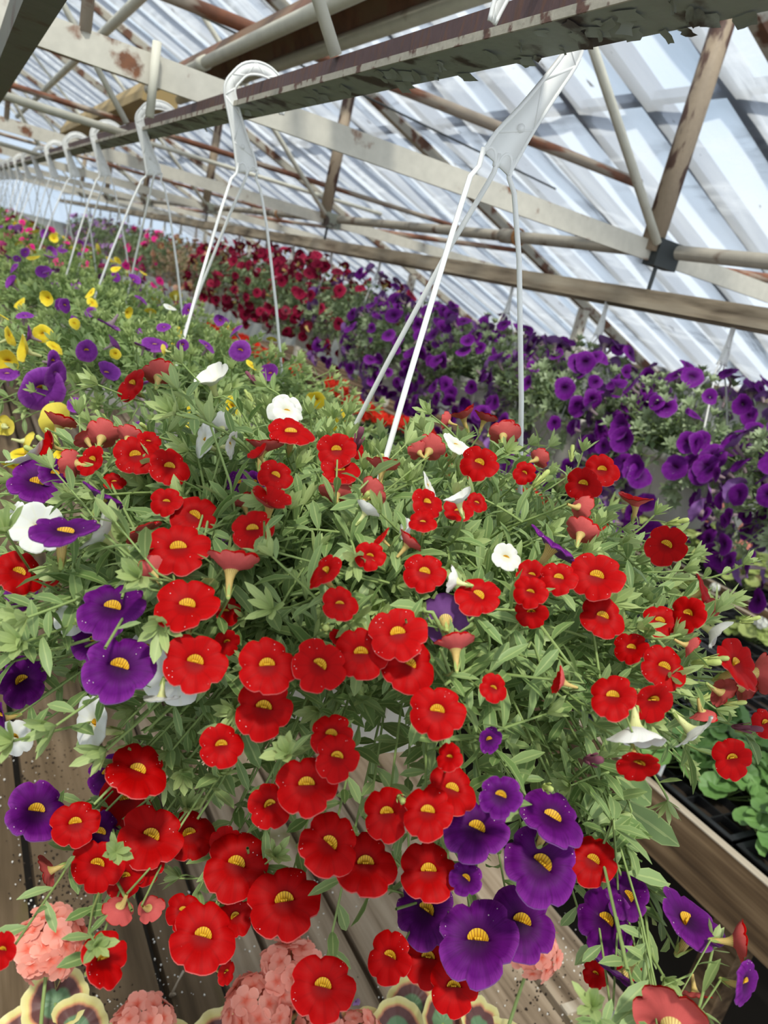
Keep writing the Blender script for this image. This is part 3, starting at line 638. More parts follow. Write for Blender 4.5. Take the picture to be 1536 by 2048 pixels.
FLOWERS_NEAR="""0.087 0.634 -0.159 0.278 0.406 0.871 0.012 r
0.075 0.578 -0.161 -0.972 -0.147 0.182 0.009 r
0.103 0.541 -0.141 0.223 0.944 0.243 0.011 r
0.095 0.55 -0.146 -0.335 0.903 0.269 0.009 r
0.116 0.52 -0.134 0.334 0.886 0.323 0.008 r
0.115 0.49 -0.138 -0.183 -0.78 0.599 0.013 r
0.13 0.46 -0.135 -0.121 -0.809 0.575 0.012 r
0.092 0.51 -0.15 -0.726 -0.528 0.44 0.01 r
0.083 0.517 -0.155 -0.664 0.653 -0.364 0.01 r
0.063 0.58 -0.174 -0.572 0.389 0.723 0.013 w
0.066 0.558 -0.184 -0.235 -0.56 0.795 0.018 p
0.078 0.559 -0.177 0.172 -0.703 0.69 0.011 p
0.093 0.461 -0.157 0.422 0.363 0.831 0.013 p
0.106 0.499 -0.16 -0.203 -0.575 0.793 0.007 r
0.122 0.428 -0.147 -0.465 -0.651 0.6 0.009 r
0.048 0.527 -0.199 -0.801 0.174 0.573 0.011 w
0.061 0.477 -0.187 -0.343 -0.711 0.614 0.014 w
0.068 0.425 -0.167 -0.121 -0.086 0.989 0.017 p
0.09 0.43 -0.169 -0.851 0.379 0.364 0.013 w
0.107 0.413 -0.161 -0.572 0.631 0.524 0.011 r
0.138 0.42 -0.152 -0.346 -0.693 0.632 0.013 r
0.122 0.389 -0.16 -0.217 -0.577 0.787 0.016 r
0.053 0.48 -0.219 -0.013 -0.66 0.751 0.014 r
0.07 0.456 -0.212 -0.743 -0.187 0.643 0.007 r
0.061 0.522 -0.256 -0.117 -0.521 0.845 0.011 p
0.114 0.423 -0.197 0.126 -0.992 0.011 0.011 r
0.11 0.385 -0.173 -0.131 0.984 0.117 0.008 r
0.171 0.499 -0.114 -0.17 0.917 0.362 0.009 w
0.235 0.543 -0.105 -0.585 -0.627 0.515 0.012 w
0.155 0.484 -0.121 -0.977 0.039 0.21 0.011 w
0.17 0.467 -0.118 0.737 -0.664 0.127 0.008 w
0.213 0.475 -0.105 -0.239 -0.391 0.889 0.015 r
0.195 0.472 -0.119 0.082 0.425 0.901 0.012 r
0.232 0.439 -0.106 -0.371 -0.77 0.519 0.012 r
0.233 0.43 -0.117 -0.394 -0.584 0.71 0.012 r
0.261 0.465 -0.109 0.395 -0.766 0.508 0.008 r
0.184 0.419 -0.122 -0.296 -0.774 0.56 0.01 r
0.18 0.465 -0.143 -0.54 -0.576 0.614 0.009 p
0.189 0.463 -0.141 -0.149 -0.709 0.689 0.008 p
0.172 0.396 -0.132 0.148 -0.081 0.986 0.012 r
0.171 0.428 -0.145 -0.217 0.8 0.559 0.008 r
0.159 0.379 -0.143 -0.397 -0.578 0.713 0.012 r
0.148 0.406 -0.165 0.465 0.877 0.126 0.01 p
0.145 0.362 -0.159 0.115 0.643 0.757 0.013 r
0.252 0.409 -0.107 0.162 0.502 0.85 0.01 r
0.233 0.385 -0.117 0.817 0.542 0.199 0.009 r
0.23 0.423 -0.131 0.351 0.895 0.275 0.01 r
0.223 0.369 -0.124 0.579 0.046 0.814 0.007 w
0.213 0.336 -0.139 -0.507 -0.751 0.424 0.008 r
0.224 0.347 -0.131 -0.732 0.508 0.453 0.006 r
0.187 0.337 -0.149 -0.793 0.045 0.608 0.011 r
0.19 0.317 -0.159 -0.37 -0.718 0.59 0.009 r
0.359 0.501 -0.086 -0.518 0.85 -0.095 0.007 r
0.402 0.539 -0.085 -0.525 0.378 0.762 0.012 r
0.425 0.539 -0.086 0.237 0.227 0.944 0.01 r
0.406 0.485 -0.087 0.563 0.809 0.171 0.011 r
0.334 0.447 -0.092 0.092 -0.364 0.927 0.011 w
0.302 0.433 -0.096 0.622 0.727 0.29 0.01 r
0.291 0.431 -0.098 -0.076 0.988 0.134 0.007 r
0.332 0.414 -0.097 -0.688 -0.543 0.481 0.013 r
0.367 0.404 -0.098 -0.588 -0.751 0.302 0.008 r
0.406 0.437 -0.093 0.969 0.178 0.171 0.008 r
0.43 0.407 -0.102 -0.817 -0.487 0.31 0.013 r
0.501 0.458 -0.1 -0.661 -0.63 0.409 0.014 r
0.388 0.363 -0.107 0.963 -0.107 -0.246 0.009 r
0.275 0.385 -0.109 0.589 -0.538 0.602 0.009 w
0.265 0.368 -0.115 0.071 -0.748 0.659 0.01 r
0.253 0.352 -0.122 -0.557 -0.328 0.763 0.008 r
0.277 0.353 -0.107 -0.434 0.438 0.787 0.008 w
0.293 0.373 -0.12 -0.466 -0.53 0.708 0.009 r
0.318 0.387 -0.118 -0.413 -0.64 0.648 0.007 r
0.25 0.365 -0.132 -0.966 0.226 0.129 0.006 w
0.237 0.338 -0.131 0.595 0.039 0.803 0.008 r
0.239 0.318 -0.14 -0.504 -0.62 0.602 0.011 r
0.254 0.309 -0.14 -0.638 0.737 -0.224 0.007 w
0.313 0.338 -0.137 -0.351 -0.69 0.632 0.008 w
0.335 0.325 -0.121 0.465 0.021 0.885 0.016 p
0.367 0.335 -0.116 0.602 0.672 0.431 0.01 r
0.317 0.317 -0.139 -0.692 -0.386 0.61 0.009 r
0.321 0.299 -0.133 -0.633 -0.53 0.565 0.01 r
0.352 0.299 -0.131 -0.62 -0.508 0.598 0.015 r
0.289 0.286 -0.136 -0.73 -0.499 0.466 0.009 r
0.304 0.295 -0.154 -0.594 -0.789 -0.16 0.009 r
0.264 0.298 -0.144 -0.454 -0.442 0.773 0.012 r
0.469 0.388 -0.107 -0.058 0.013 0.998 0.012 r
0.452 0.334 -0.121 -0.745 -0.528 0.409 0.014 r
0.457 0.297 -0.138 0.507 -0.597 0.622 0.012 r
0.45 0.282 -0.145 0.97 -0.05 -0.238 0.007 r
0.415 0.275 -0.145 -0.967 0.028 0.253 0.012 r
0.361 0.292 -0.155 -0.535 -0.557 0.635 0.013 r
0.409 0.287 -0.156 -0.559 -0.462 0.688 0.011 r
0.438 0.267 -0.153 0.319 -0.913 -0.255 0.01 w
0.4 0.256 -0.156 0.712 -0.646 -0.277 0.007 r
0.388 0.258 -0.172 -0.516 -0.609 0.602 0.013 r
0.381 0.28 -0.171 -0.817 -0.233 0.527 0.01 r
0.449 0.251 -0.168 0.091 -0.674 0.733 0.016 r
0.508 0.268 -0.187 0.91 -0.412 0.053 0.013 r
0.326 0.24 -0.176 -0.655 -0.335 0.677 0.012 r
0.356 0.235 -0.179 -0.276 -0.959 -0.064 0.012 r
0.341 0.228 -0.193 -0.229 -0.562 -0.795 0.013 w
0.39 0.225 -0.196 0.22 -0.879 -0.423 0.012 w
0.448 0.23 -0.225 -0.524 -0.789 0.32 0.012 r
0.329 0.212 -0.201 -0.483 -0.777 -0.404 0.011 r
0.505 0.248 -0.216 -0.277 -0.766 0.58 0.01 r
0.424 0.245 -0.199 0.305 -0.302 -0.903 0.008 r
0.441 0.247 -0.187 0.745 -0.493 -0.449 0.01 r
0.491 0.262 -0.197 0.793 -0.528 -0.304 0.01 r
0.091 0.389 -0.197 -0.345 -0.465 0.815 0.017 p
0.093 0.431 -0.242 -0.289 -0.718 0.633 0.012 p
0.092 0.356 -0.215 -0.065 -0.694 0.717 0.017 p
0.064 0.492 -0.306 0.252 -0.753 0.608 0.016 p
0.05 0.466 -0.316 -0.928 -0.366 -0.076 0.01 p
0.08 0.43 -0.224 0.053 0.927 -0.371 0.01 w
0.13 0.379 -0.235 -0.479 -0.684 0.55 0.016 w
0.119 0.406 -0.232 0.096 -0.644 0.759 0.008 w
0.093 0.407 -0.285 -0.975 -0.114 0.191 0.015 w
0.115 0.35 -0.234 -0.079 -0.43 -0.899 0.008 w
0.061 0.482 -0.344 -0.592 -0.761 0.264 0.011 w
0.125 0.337 -0.203 -0.252 -0.74 0.624 0.015 r
0.122 0.358 -0.18 -0.401 -0.403 0.823 0.016 r
0.153 0.377 -0.194 0.104 -0.686 0.721 0.008 r
0.152 0.365 -0.208 -0.12 -0.972 0.201 0.007 r
0.154 0.313 -0.192 -0.379 -0.698 0.608 0.014 r
0.162 0.322 -0.224 -0.382 -0.759 0.528 0.015 r
0.176 0.299 -0.185 -0.488 -0.682 0.544 0.013 r
0.2 0.301 -0.18 -0.49 -0.69 0.532 0.013 r
0.214 0.293 -0.164 -0.419 -0.603 0.679 0.014 r
0.225 0.291 -0.182 -0.407 -0.721 0.561 0.014 r
0.2 0.327 -0.185 -0.018 -0.599 0.8 0.005 r
0.142 0.321 -0.245 -0.187 -0.866 0.464 0.011 r
0.19 0.294 -0.224 -0.416 -0.5 0.759 0.011 r
0.188 0.28 -0.228 -0.373 -0.757 0.537 0.011 r
0.18 0.29 -0.251 -0.444 -0.525 0.726 0.015 r
0.228 0.262 -0.192 -0.521 -0.627 0.58 0.013 r
0.257 0.258 -0.178 -0.463 -0.742 0.485 0.007 r
0.253 0.306 -0.162 0.489 0.848 -0.202 0.013 p
0.241 0.278 -0.164 0.189 0.707 0.682 0.01 r
0.295 0.25 -0.171 -0.748 0.662 -0.039 0.007 r
0.235 0.252 -0.213 -0.874 -0.121 0.471 0.007 r
0.28 0.272 -0.222 -0.072 -0.884 0.461 0.007 p
0.255 0.263 -0.244 -0.328 -0.482 0.812 0.013 r
0.236 0.256 -0.25 -0.495 -0.42 0.761 0.013 r
0.226 0.276 -0.266 -0.592 -0.569 0.57 0.013 r
0.264 0.271 -0.309 -0.505 -0.449 0.737 0.016 r
0.277 0.258 -0.27 -0.531 -0.38 0.757 0.017 p
0.254 0.228 -0.221 -0.625 -0.561 0.543 0.01 p
0.317 0.243 -0.256 -0.14 -0.206 0.969 0.018 p
0.313 0.236 -0.283 -0.567 -0.42 0.709 0.02 p
0.275 0.252 -0.3 -0.743 -0.466 0.481 0.009 p
0.368 0.243 -0.299 -0.572 -0.426 0.701 0.014 r
0.306 0.306 -0.384 -0.733 -0.165 0.66 0.021 p
0.306 0.256 -0.357 -0.566 -0.341 0.751 0.023 p
0.349 0.262 -0.362 -0.494 -0.549 0.674 0.021 p
0.381 0.229 -0.336 -0.825 -0.117 0.554 0.018 p
0.309 0.293 -0.413 -0.604 -0.438 0.666 0.016 r
0.301 0.257 -0.396 -0.593 -0.659 0.463 0.015 r
0.263 0.28 -0.384 -0.752 -0.446 0.485 0.014 r
0.393 0.228 -0.319 -0.701 -0.207 0.683 0.013 p
0.414 0.199 -0.313 0.097 -0.146 0.984 0.02 p
0.418 0.172 -0.303 0.656 -0.69 0.306 0.011 r
0.414 0.221 -0.373 -0.525 -0.729 0.439 0.01 r
0.393 0.229 -0.384 -0.926 -0.206 0.318 0.008 r
0.361 0.195 -0.34 -0.673 -0.272 -0.688 0.015 p
0.401 0.151 -0.307 0.198 -0.905 0.377 0.011 p
0.336 0.15 -0.306 0.807 0.589 -0.045 0.018 r
0.342 0.178 -0.344 -0.176 0.4 0.899 0.007 w
0.399 0.171 -0.338 -0.197 -0.638 -0.744 0.008 r
0.07 0.409 -0.346 0.071 -0.612 0.788 0.017 p
0.09 0.393 -0.346 -0.118 -0.71 0.694 0.013 r
0.113 0.42 -0.381 0.011 -0.742 0.67 0.014 p
0.122 0.462 -0.367 -0.58 -0.57 0.582 0.014 p
0.118 0.379 -0.3 -0.1 -0.36 0.928 0.017 r
0.131 0.435 -0.369 -0.322 -0.783 0.532 0.017 r
0.138 0.392 -0.364 -0.238 -0.559 0.794 0.019 r
0.104 0.382 -0.371 -0.385 -0.785 0.485 0.015 r
0.133 0.385 -0.379 -0.242 -0.818 0.521 0.013 r
0.122 0.38 -0.383 -0.115 -0.927 0.357 0.012 r
0.168 0.402 -0.377 -0.086 -0.698 0.711 0.016 r
0.186 0.382 -0.37 -0.13 -0.852 0.507 0.01 r
0.177 0.317 -0.286 -0.041 -0.822 0.568 0.012 r
0.189 0.365 -0.373 -0.227 -0.572 0.788 0.02 r
0.204 0.29 -0.294 -0.441 -0.421 0.793 0.016 r
0.232 0.289 -0.313 -0.348 -0.49 0.799 0.017 r
0.211 0.332 -0.377 -0.317 -0.511 0.799 0.021 r
0.16 0.368 -0.408 -0.47 -0.494 0.732 0.011 r
0.155 0.321 -0.378 -0.329 -0.483 0.812 0.018 r
0.195 0.361 -0.415 -0.02 -0.682 0.731 0.011 r
0.212 0.271 -0.38 -0.357 -0.51 0.783 0.017 r
0.11 0.346 -0.37 -0.071 0.071 -0.995 0.009 r
0.134 0.359 -0.389 0.509 0.294 -0.809 0.008 r
0.098 0.315 -0.371 0.422 -0.52 0.743 0.013 r
0.047 0.322 -0.357 -0.61 -0.539 0.581 0.008 r
0.174 0.316 -0.407 0.441 -0.829 0.344 0.007 r
0.079 0.404 -0.39 -0.856 0.005 -0.517 0.01 r
0.151 0.7 -0.131 -0.827 -0.392 0.404 0.015 r
0.175 0.704 -0.12 0.247 0.886 0.392 0.014 r
0.214 0.664 -0.11 -0.611 0.049 0.79 0.015 w
0.226 0.517 -0.099 -0.026 -0.635 0.772 0.01 w
0.408 0.486 -0.087 0.64 0.742 0.2 0.012 r
0.126 0.504 -0.131 0.169 -0.516 0.84 0.008 r
0.183 0.448 -0.117 -0.734 0.193 0.651 0.007 r"""
FLOWERS_SECOND="""0.076 1.044 -0.159 0.769 -0.389 0.508 0.013 y
0.09 1.008 -0.166 -0.984 -0.147 0.101 0.016 y
0.11 1.031 -0.148 -0.219 -0.956 0.197 0.012 y
0.072 1.001 -0.183 -0.328 -0.937 -0.116 0.015 y
0.121 0.997 -0.156 0.294 -0.296 0.909 0.011 y
0.124 0.934 -0.23 -0.497 0.862 -0.095 0.02 y
0.098 0.966 -0.268 0.971 0.066 -0.23 0.013 y
0.097 0.976 -0.287 -0.219 -0.258 0.941 0.015 y
0.128 1.194 -0.121 -0.69 -0.724 0.01 0.011 y
0.185 0.966 -0.148 -0.427 -0.904 0.03 0.007 y
0.069 1.113 -0.146 0.293 0.24 0.925 0.009 y
0.074 0.987 -0.258 -0.366 0.876 -0.315 0.013 y
0.466 0.909 -0.185 -0.792 -0.609 -0.055 0.013 y
0.444 0.931 -0.16 -0.403 -0.862 -0.306 0.014 y
0.091 1.003 -0.315 -0.376 -0.535 -0.757 0.016 y
0.107 1.082 -0.417 -0.645 -0.754 0.12 0.017 y
0.132 0.939 -0.273 -0.878 -0.443 0.181 0.011 y
0.148 1.054 -0.131 0.203 -0.706 0.679 0.008 y
0.22 1.102 -0.11 0.556 -0.831 0.025 0.008 y
0.245 0.974 -0.134 -0.778 0.608 -0.159 0.007 y
0.359 0.966 -0.133 0.301 -0.339 0.891 0.01 y
0.491 0.914 -0.199 0.567 -0.771 0.292 0.01 y
0.108 0.95 -0.2 0.037 -0.999 -0 0.026 v
0.122 0.953 -0.181 0.698 -0.708 0.108 0.018 v
0.072 0.989 -0.194 -0.175 -0.382 0.907 0.014 v
0.174 0.938 -0.166 0.253 -0.579 0.775 0.015 v
0.203 0.911 -0.175 -0.682 0.457 0.571 0.017 v
0.219 0.984 -0.134 0.116 0.038 0.992 0.011 v
0.236 0.992 -0.13 -0.122 -0.363 0.924 0.016 v
0.185 1.042 -0.125 -0.382 -0.016 -0.924 0.016 v
0.096 1.034 -0.153 -0.979 0.169 0.109 0.012 v
0.155 0.978 -0.151 0.322 -0.898 0.299 0.014 v
0.119 0.971 -0.169 0.712 -0.699 0.062 0.013 v
0.185 0.991 -0.139 0.836 0.055 0.546 0.011 v
0.141 0.922 -0.208 -0.207 -0.759 0.617 0.01 v
0.215 0.885 -0.22 0.39 -0.597 0.701 0.016 v
0.306 1.002 -0.122 0.408 -0.374 0.833 0.013 v
0.353 1.006 -0.121 -0.465 -0.856 0.225 0.015 v
0.382 0.958 -0.138 -0.698 -0.534 0.477 0.013 v
0.271 0.991 -0.126 -0.015 -0.994 0.11 0.008 v
0.374 1.103 -0.105 -0.748 0.175 0.641 0.013 v
0.327 1.203 -0.099 -0.95 -0.227 0.213 0.013 v
0.094 1.1 -0.138 -0.211 -0.176 0.961 0.011 v
0.368 1.164 -0.101 -0.577 -0.798 0.174 0.009 v
0.145 1.136 -0.12 0.419 -0.878 0.231 0.01 v"""

# ================================================================ BENCHES
DZ = H - .95
t = thing('plank_bench', (0, 0, 0), 'weathered plank bench under the nearest hanging basket', 'bench')
mb = MB(); R = random.Random(4); x = -.62; gaps = []
xs = [-.50, -.345, -.20, -.055, .085, .168, .317, .395, .47, .60, .735, .86, 1.0]
for i in range(len(xs) - 1):
    dz = R.uniform(-.004, .004); g = R.uniform(.004, .009); a, b = xs[i] + g, xs[i + 1] - g; tw = R.uniform(-.003, .003)
    y0, y1 = -.35, 9.0
    V = [(a, y0, DZ + dz - .022), (b, y0, DZ + dz - .022), (b, y1, DZ + dz - .022), (a, y1, DZ + dz - .022), (a, y0, DZ + dz - tw), (b, y0, DZ + dz + tw), (b, y1, DZ + dz + tw), (a, y1, DZ + dz - tw)]
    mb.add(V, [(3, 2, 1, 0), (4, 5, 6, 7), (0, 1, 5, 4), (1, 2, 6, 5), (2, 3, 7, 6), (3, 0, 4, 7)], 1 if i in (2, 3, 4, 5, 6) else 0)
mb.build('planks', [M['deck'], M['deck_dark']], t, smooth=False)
for y in (.2, 2.2, 4.2, 6.2, 8.2):
    mb = MB(); mb.box((-.48, y, DZ - .12), (.98, y + .05, DZ - .027)); mb.build('crossbeam', M['board'], t, smooth=False)
    for x in (-.42, .90): mb = MB(); mb.box((x, y, 0), (x + .07, y + .05, DZ - .12)); mb.build('leg', M['board'], t, smooth=False)
def tray_bench(x0, x1, lb, board):
    t = thing('tray_bench', (x0, 0, 0), lb, 'bench'); L = x1 - x0
    mb = MB()
    for i in range(int(L / .16)): mb.box((i * .16 + .02, -.2, DZ - .035), (i * .16 + .15, 9.5, DZ - .015))
    mb.build('slatted_bottom', M['board'], t, smooth=False)
    for x in ((0, L) if board else (0,)):
        mb = MB(); mb.box((x - .011, -.2, DZ - .092), (x + .011, 9.5, DZ + .048)); mb.build('side_board', M['board'], t, smooth=False)
        mb = MB(); mb.box((x - .011, -.2, DZ + .048), (x + .011, 9.5, DZ + .0505)); mb.build('board_edge', M['board_edge'], t, smooth=False)
    for y in (.6, 3, 5.4, 7.8):
        for x in (.04, L - .12): mb = MB(); mb.box((x, y, 0), (x + .07, y + .07, DZ - .036)); mb.build('leg', M['board'], t, smooth=False)
tray_bench(1.45, 2.98, 'tray bench with brown side boards next to the plank bench', True)
tray_bench(3.15, 4.22, 'farther tray bench along the grey side wall under the roof film', False)
def tray_mesh():
    mb = MB(); w, l, h = .27, .53, .055
    mb.box((0, 0, 0), (w, l, .004))
    for a, b in (((0, 0), (w, .006)), ((0, l - .006), (w, l)), ((0, 0), (.006, l)), ((w - .006, 0), (w, l))): mb.box((a[0], a[1], .004), (b[0], b[1], h))
    for i in range(1, 4): mb.box((i * w / 4 - .002, .006, .004), (i * w / 4 + .002, l - .006, h - .006))
    for j in range(1, 8): mb.box((.006, j * l / 8 - .002, .004), (w - .006, j * l / 8 + .002, h - .006))
    mb.box((-.010, -.010, h), (0.004, l + .01, h + .004)); mb.box((w - .004, -.010, h), (w + .01, l + .01, h + .004)); mb.box((-.01, -.01, h), (w + .01, .004, h + .004)); mb.box((-.01, l - .004, h), (w + .01, l + .01, h + .004))
    mb.box((.007, .007, .0045), (w - .007, l - .007, .03), 1)
    return mb.mesh('seed_tray', [M['black'], M['soil']], False)
TRAY = tray_mesh()
for row, xr in enumerate((1.50, 1.80, 2.10, 2.40, 2.67)):
    for j in range(8):
        if row in (1, 2) and j > 4: continue
        o = put('seed_tray', TRAY, None, (xr, .15 + .56 * j, DZ - .014))
        where = ['along the near board', 'second from the near board', 'in the middle of the bench', 'second from the far board', 'along the far board'][row]
        tag(o, 'black seed tray %s, %s one back' % (where, ORD[j]), 'seed tray', 'black seed trays on the middle bench')
for j in range(7):
    o = put('seed_tray', TRAY, None, (3.2, .9 + .56 * j, DZ - .014)); tag(o, 'black seed tray on the far bench by its front edge, %s one back' % ORD[j], 'seed tray', 'black seed trays on the far bench')

# ================================================================ NEAREST BASKET
def ray(px, py):
    return fwd + cr * ((px - 768) / 1510) + cu * ((1024 - py) / 1510)
def pix(px, py, d):
    q = Vector((0, 0, H)) + ray(px, py) * d; return (round(q.x, 3), round(q.y, 3), round(q.z, 3))
C1 = Vector((.375, .551, H - .214))
t1 = basket(C1.x, C1.y, -.214, 'nearest hanging basket, spilling red, purple and white flowers over its white pot', 'baskets on the rusty beam', 0.0, PI)
rows = [l.split() for l in FLOWERS_NEAR.strip().split('\n')]
R = random.Random(11); org = Vector((C1.x, C1.y, C1.z - PH))
fol = MB(); lst = []
for w in rows:
    p = Vector(map(float, w[:3])) + Vector((0, 0, H)) - org; n = Vector(map(float, w[3:6])); lst.append((p, n, float(w[6]), w[7]))
reds = sorted([f for f in lst if f[3] == 'r'], key=lambda f: -f[2]); small_reds = reds[100:]
vdir = -Vector(fwd)
merge = []
CLEAR.extend((p, n.normalized(), r * .95) for p, n, r, c in lst)
for p, n, r, c in lst:
    n = n.normalized(); side = n.dot((Vector((0, 0, H)) - org - p).normalized())
    cup = .45 if (side < .35 and c in 'wr' and R.random() < .7) else (.12 if R.random() < .3 else 0.0)
    o = bloom(t1, c, p, n, r * (1.18 if c == 'w' else 1.07), R, 0, cup, True)
    if (p, n, r, c) in small_reds or any(p is f[0] for f in small_reds): merge.append(o)
    # flower stalk back into the pot
    y = Vector((0, 0, 1)); y = y - n * y.dot(n)
    y = y.normalized() if y.length > .08 else Vector((0, 1, 0))
    base = p - n * (r * 1.28) - y * (r * .30)
    h = Vector((base.x, base.y, 0)); hl = max(h.length, 1e-3); hd_ = h / hl
    S = hd_ * min(.095, hl * .5) + Vector((0, 0, PH - .012))
    if base.z < PH - .02 and hl < .15: hl = .15
    low = base.z < PH - .06
    P1 = hd_ * (.15 if low else min(hl * .7, .155)) + Vector((R.uniform(-.02, .02), R.uniform(-.02, .02), PH + .035 if low else PH + .015 + .7 * max(0, base.z - PH)))
    P2 = (hd_ * max(.14, hl * .72) + Vector((0, 0, base.z + .045))) if base.z < PH - .03 else base - (n * .4 + hd_ * .3 + Vector((0, 0, .7))).normalized() * .05
    pts = bez(S, P1, P2, base, 11)
    low = base.z < PH - .06
    shoot(fol, pts, R, L=.026 if not low else .027, w=.0078 if not low else .0085, gap=.011 if not low else .0125, r=.0011, start=.14, rosette=False)
    if p.dot(Vector((.84, -.54, 0))) < -.12 and p.z > PH - .10:      # the left flank is thick with leaves
        for _ in range(2):
            e = p - n * .02 + Vector((R.uniform(-.05, .05), R.uniform(-.05, .05), R.uniform(-.055, .03)))
            if e.z < PH - .16: continue
            shoot(fol, bez(hd_ * .09 + Vector((0, 0, PH - .012)), hd_ * .15 + Vector((0, 0, PH + .05)), e - hd_ * .06 + Vector((0, 0, .01)), e, 10), R, L=.03, w=.009, gap=.0105, start=.25)
    if R.random() < (.9 if not low else .75):   # a side shoot near the flower
        i = R.randrange(5, 10); o_ = Vector((R.uniform(-1, 1), R.uniform(-1, 1), R.uniform(-.2, 1))).normalized()
        q = pts[i]; e = q + (o_ + hd_ * .3).normalized() * R.uniform(.03, .055)
        shoot(fol, bez(q, q + (e - q) * .4 + Vector((0, 0, .008)), e - Vector((0, 0, .004)), e, 6), R, L=.0255, w=.0075, gap=.008, r=.0009, start=.12)
# leafy shoots without flowers: thick on the crown, thinner towards the camera below the rim
n_ok = 0
while n_ok < 250:
    phi = R.uniform(0, 2 * PI); el = math.asin(R.uniform(-.45, 1)); k = R.uniform(.62, 1.03)
    o = Vector((math.cos(phi), math.sin(phi), 0)); tocam = o.dot(Vector((-.56, -.83, 0)))
    if el < .12 and tocam > .3 and R.random() < (.93 if tocam > .7 else .78): continue
    if el < .05 and R.random() < .3: continue
    n_ok += 1
    E_ = o * (.315 * k * math.cos(el)) + Vector((0, 0, PH + (.10 if el > 0 else .22) * k * math.sin(el)))
    S = o * R.uniform(.01, .09) + Vector((0, 0, PH - .012)); P1 = S + o * (.02 + .07 * math.cos(el)) + Vector((0, 0, .05 + .05 * R.random()))
    out = (o * math.cos(el) + Vector((0, 0, math.sin(el) + .25)) + Vector((R.uniform(-.5, .5), R.uniform(-.5, .5), R.uniform(-.2, .3)))).normalized()
    shoot(fol, bez(S, P1, E_ - out * .06, E_, 10), R, L=R.choice((.025, .029, .034)), w=R.choice((.0072, .0088, .0105)), gap=.0105)
# sprays reaching out to the right
for dx, dy, dz in ((.30, -.05, .03), (.34, -.10, -.03), (.33, .02, -.06), (.36, -.02, -.02), (.31, .08, .02), (.30, -.14, -.10), (.24, -.20, -.13), (.27, -.10, -.17), (-.30, .10, -.02), (-.34, .05, -.05), (-.33, .14, .0), (-.32, .0, -.04), (-.36, .10, -.06), (-.30, -.04, -.09), (-.33, .18, -.03), (-.38, .15, -.04), (-.29, .05, .03), (-.25, -.12, -.08), (-.27, -.2, -.12)):
    E_ = Vector((dx, dy, PH + dz)); o = Vector((dx, dy, 0)).normalized(); S = o * .09 + Vector((0, 0, PH - .01))
    shoot(fol, bez(S, S + o * .06 + Vector((0, 0, .06)), E_ - o * .07 + Vector((0, 0, .01)), E_, 12), R, L=.027, w=.0078, gap=.011, start=.3)
# upright and trailing leafy tips
for px, py, d in ((1310, 1030, .66), (1485, 1130, .66), (1165, 905, .70), (590, 815, .80), (440, 925, .70), (640, 880, .74), (990, 975, .64), (1095, 1045, .64), (520, 830, .80), (700, 830, .80), (850, 860, .76), (360, 870, .74), (1330, 1955, .44), (1425, 1900, .45), (1262, 1625, .52), (1335, 1600, .54), (1340, 1480, .56), (1000, 1560, .48), (430, 1560, .5), (330, 1560, .5), (560, 1170, .60), (900, 1320, .52), (1120, 1210, .58), (780, 1370, .48)):
    E_ = Vector(pix(px, py, d)) - org; o = Vector((E_.x, E_.y, 0)); ol = max(o.length, .02); o = o / ol; S = o * min(.09, ol * .5) + Vector((0, 0, PH - .01))
    up = Vector((R.uniform(-.02, .02), R.uniform(-.02, .02), .06)) if E_.z > PH - .02 else -o * .05 + Vector((0, 0, .03))
    shoot(fol, bez(S, S + o * .04 + Vector((0, 0, .06)), E_ - up, E_, 12), R, L=.026, w=.0075, gap=.0095, start=.3, tipc=.3)
# big plain leaves low on the right side
for px, py, pz in ((.19, -.10, -.09), (.20, -.12, -.13), (.17, -.14, -.10), (.22, -.08, -.10), (.18, -.06, -.07), (.2, -.16, -.16), (.13, -.15, -.08), (.15, -.2, -.15)):
    p = Vector((px, py, PH + pz)); d = Vector((px, py, -.14 + R.uniform(-.05, .1))).normalized()
    leaf(fol, p, d, Vector((-.5, -.7, .6)).normalized(), R.uniform(.05, .07), R.uniform(.020, .026), .25, R.uniform(.1, .5), 0)
    fol.tube([Vector((px * .55, py * .55, PH - .01)), p], [.0014, .001], 4, 1, False, u=.5, rnd=.5, tip=.3)
CLEAR.clear()
fol.build('foliage', [M['leaf'], M['stem']], t1)
for o in merge:      # the smallest reds become one part
    pass
if merge:
    mb_v, mb_f, mb_m, at_r, at_a = [], [], [], [], []
    n0 = 0
    for o in merge:
        me = o.data; mt = MATS[o.name]
        mb_v += [tuple(mt @ v.co) for v in me.vertices]; mb_f += [tuple(i + n0 for i in p.vertices) for p in me.polygons]; mb_m += [p.material_index for p in me.polygons]
        a = np.zeros(len(me.vertices)); me.attributes['rad'].data.foreach_get('value', a); at_r += list(a)
        a = np.zeros(len(me.vertices)); me.attributes['ang'].data.foreach_get('value', a); at_a += list(a); n0 += len(me.vertices)
        for ch in list(o.children): bpy.data.objects.remove(ch)
        bpy.data.objects.remove(o)
    b = MB(); b.add(mb_v, mb_f, mb_m, rad=at_r, ang=at_a)
    tag(b.build('small_red_flowers', [M['fr'], M['throat'], M['br'], M['tube']], t1), kind='stuff')
def bud_mesh():
    mb = MB(); mb.lathe([(.0, -.012), (.0022, -.010), (.0028, -.004), (.0022, .004), (.0032, .010), (.0026, .0155), (0, .017)], 8)
    for k in range(5):
        a = k * 2 * PI / 5; d = Vector((math.cos(a), math.sin(a), 0)); mb.bar(d * .002 + Vector((0, 0, -.009)), d * .0052 + Vector((0, 0, .006)), .0022, .0006, d)
    return mb.mesh('bud', M['bud'])
BUD = bud_mesh(); WILT = BUD.copy(); WILT.materials.clear(); WILT.materials.append(M['wilt'])
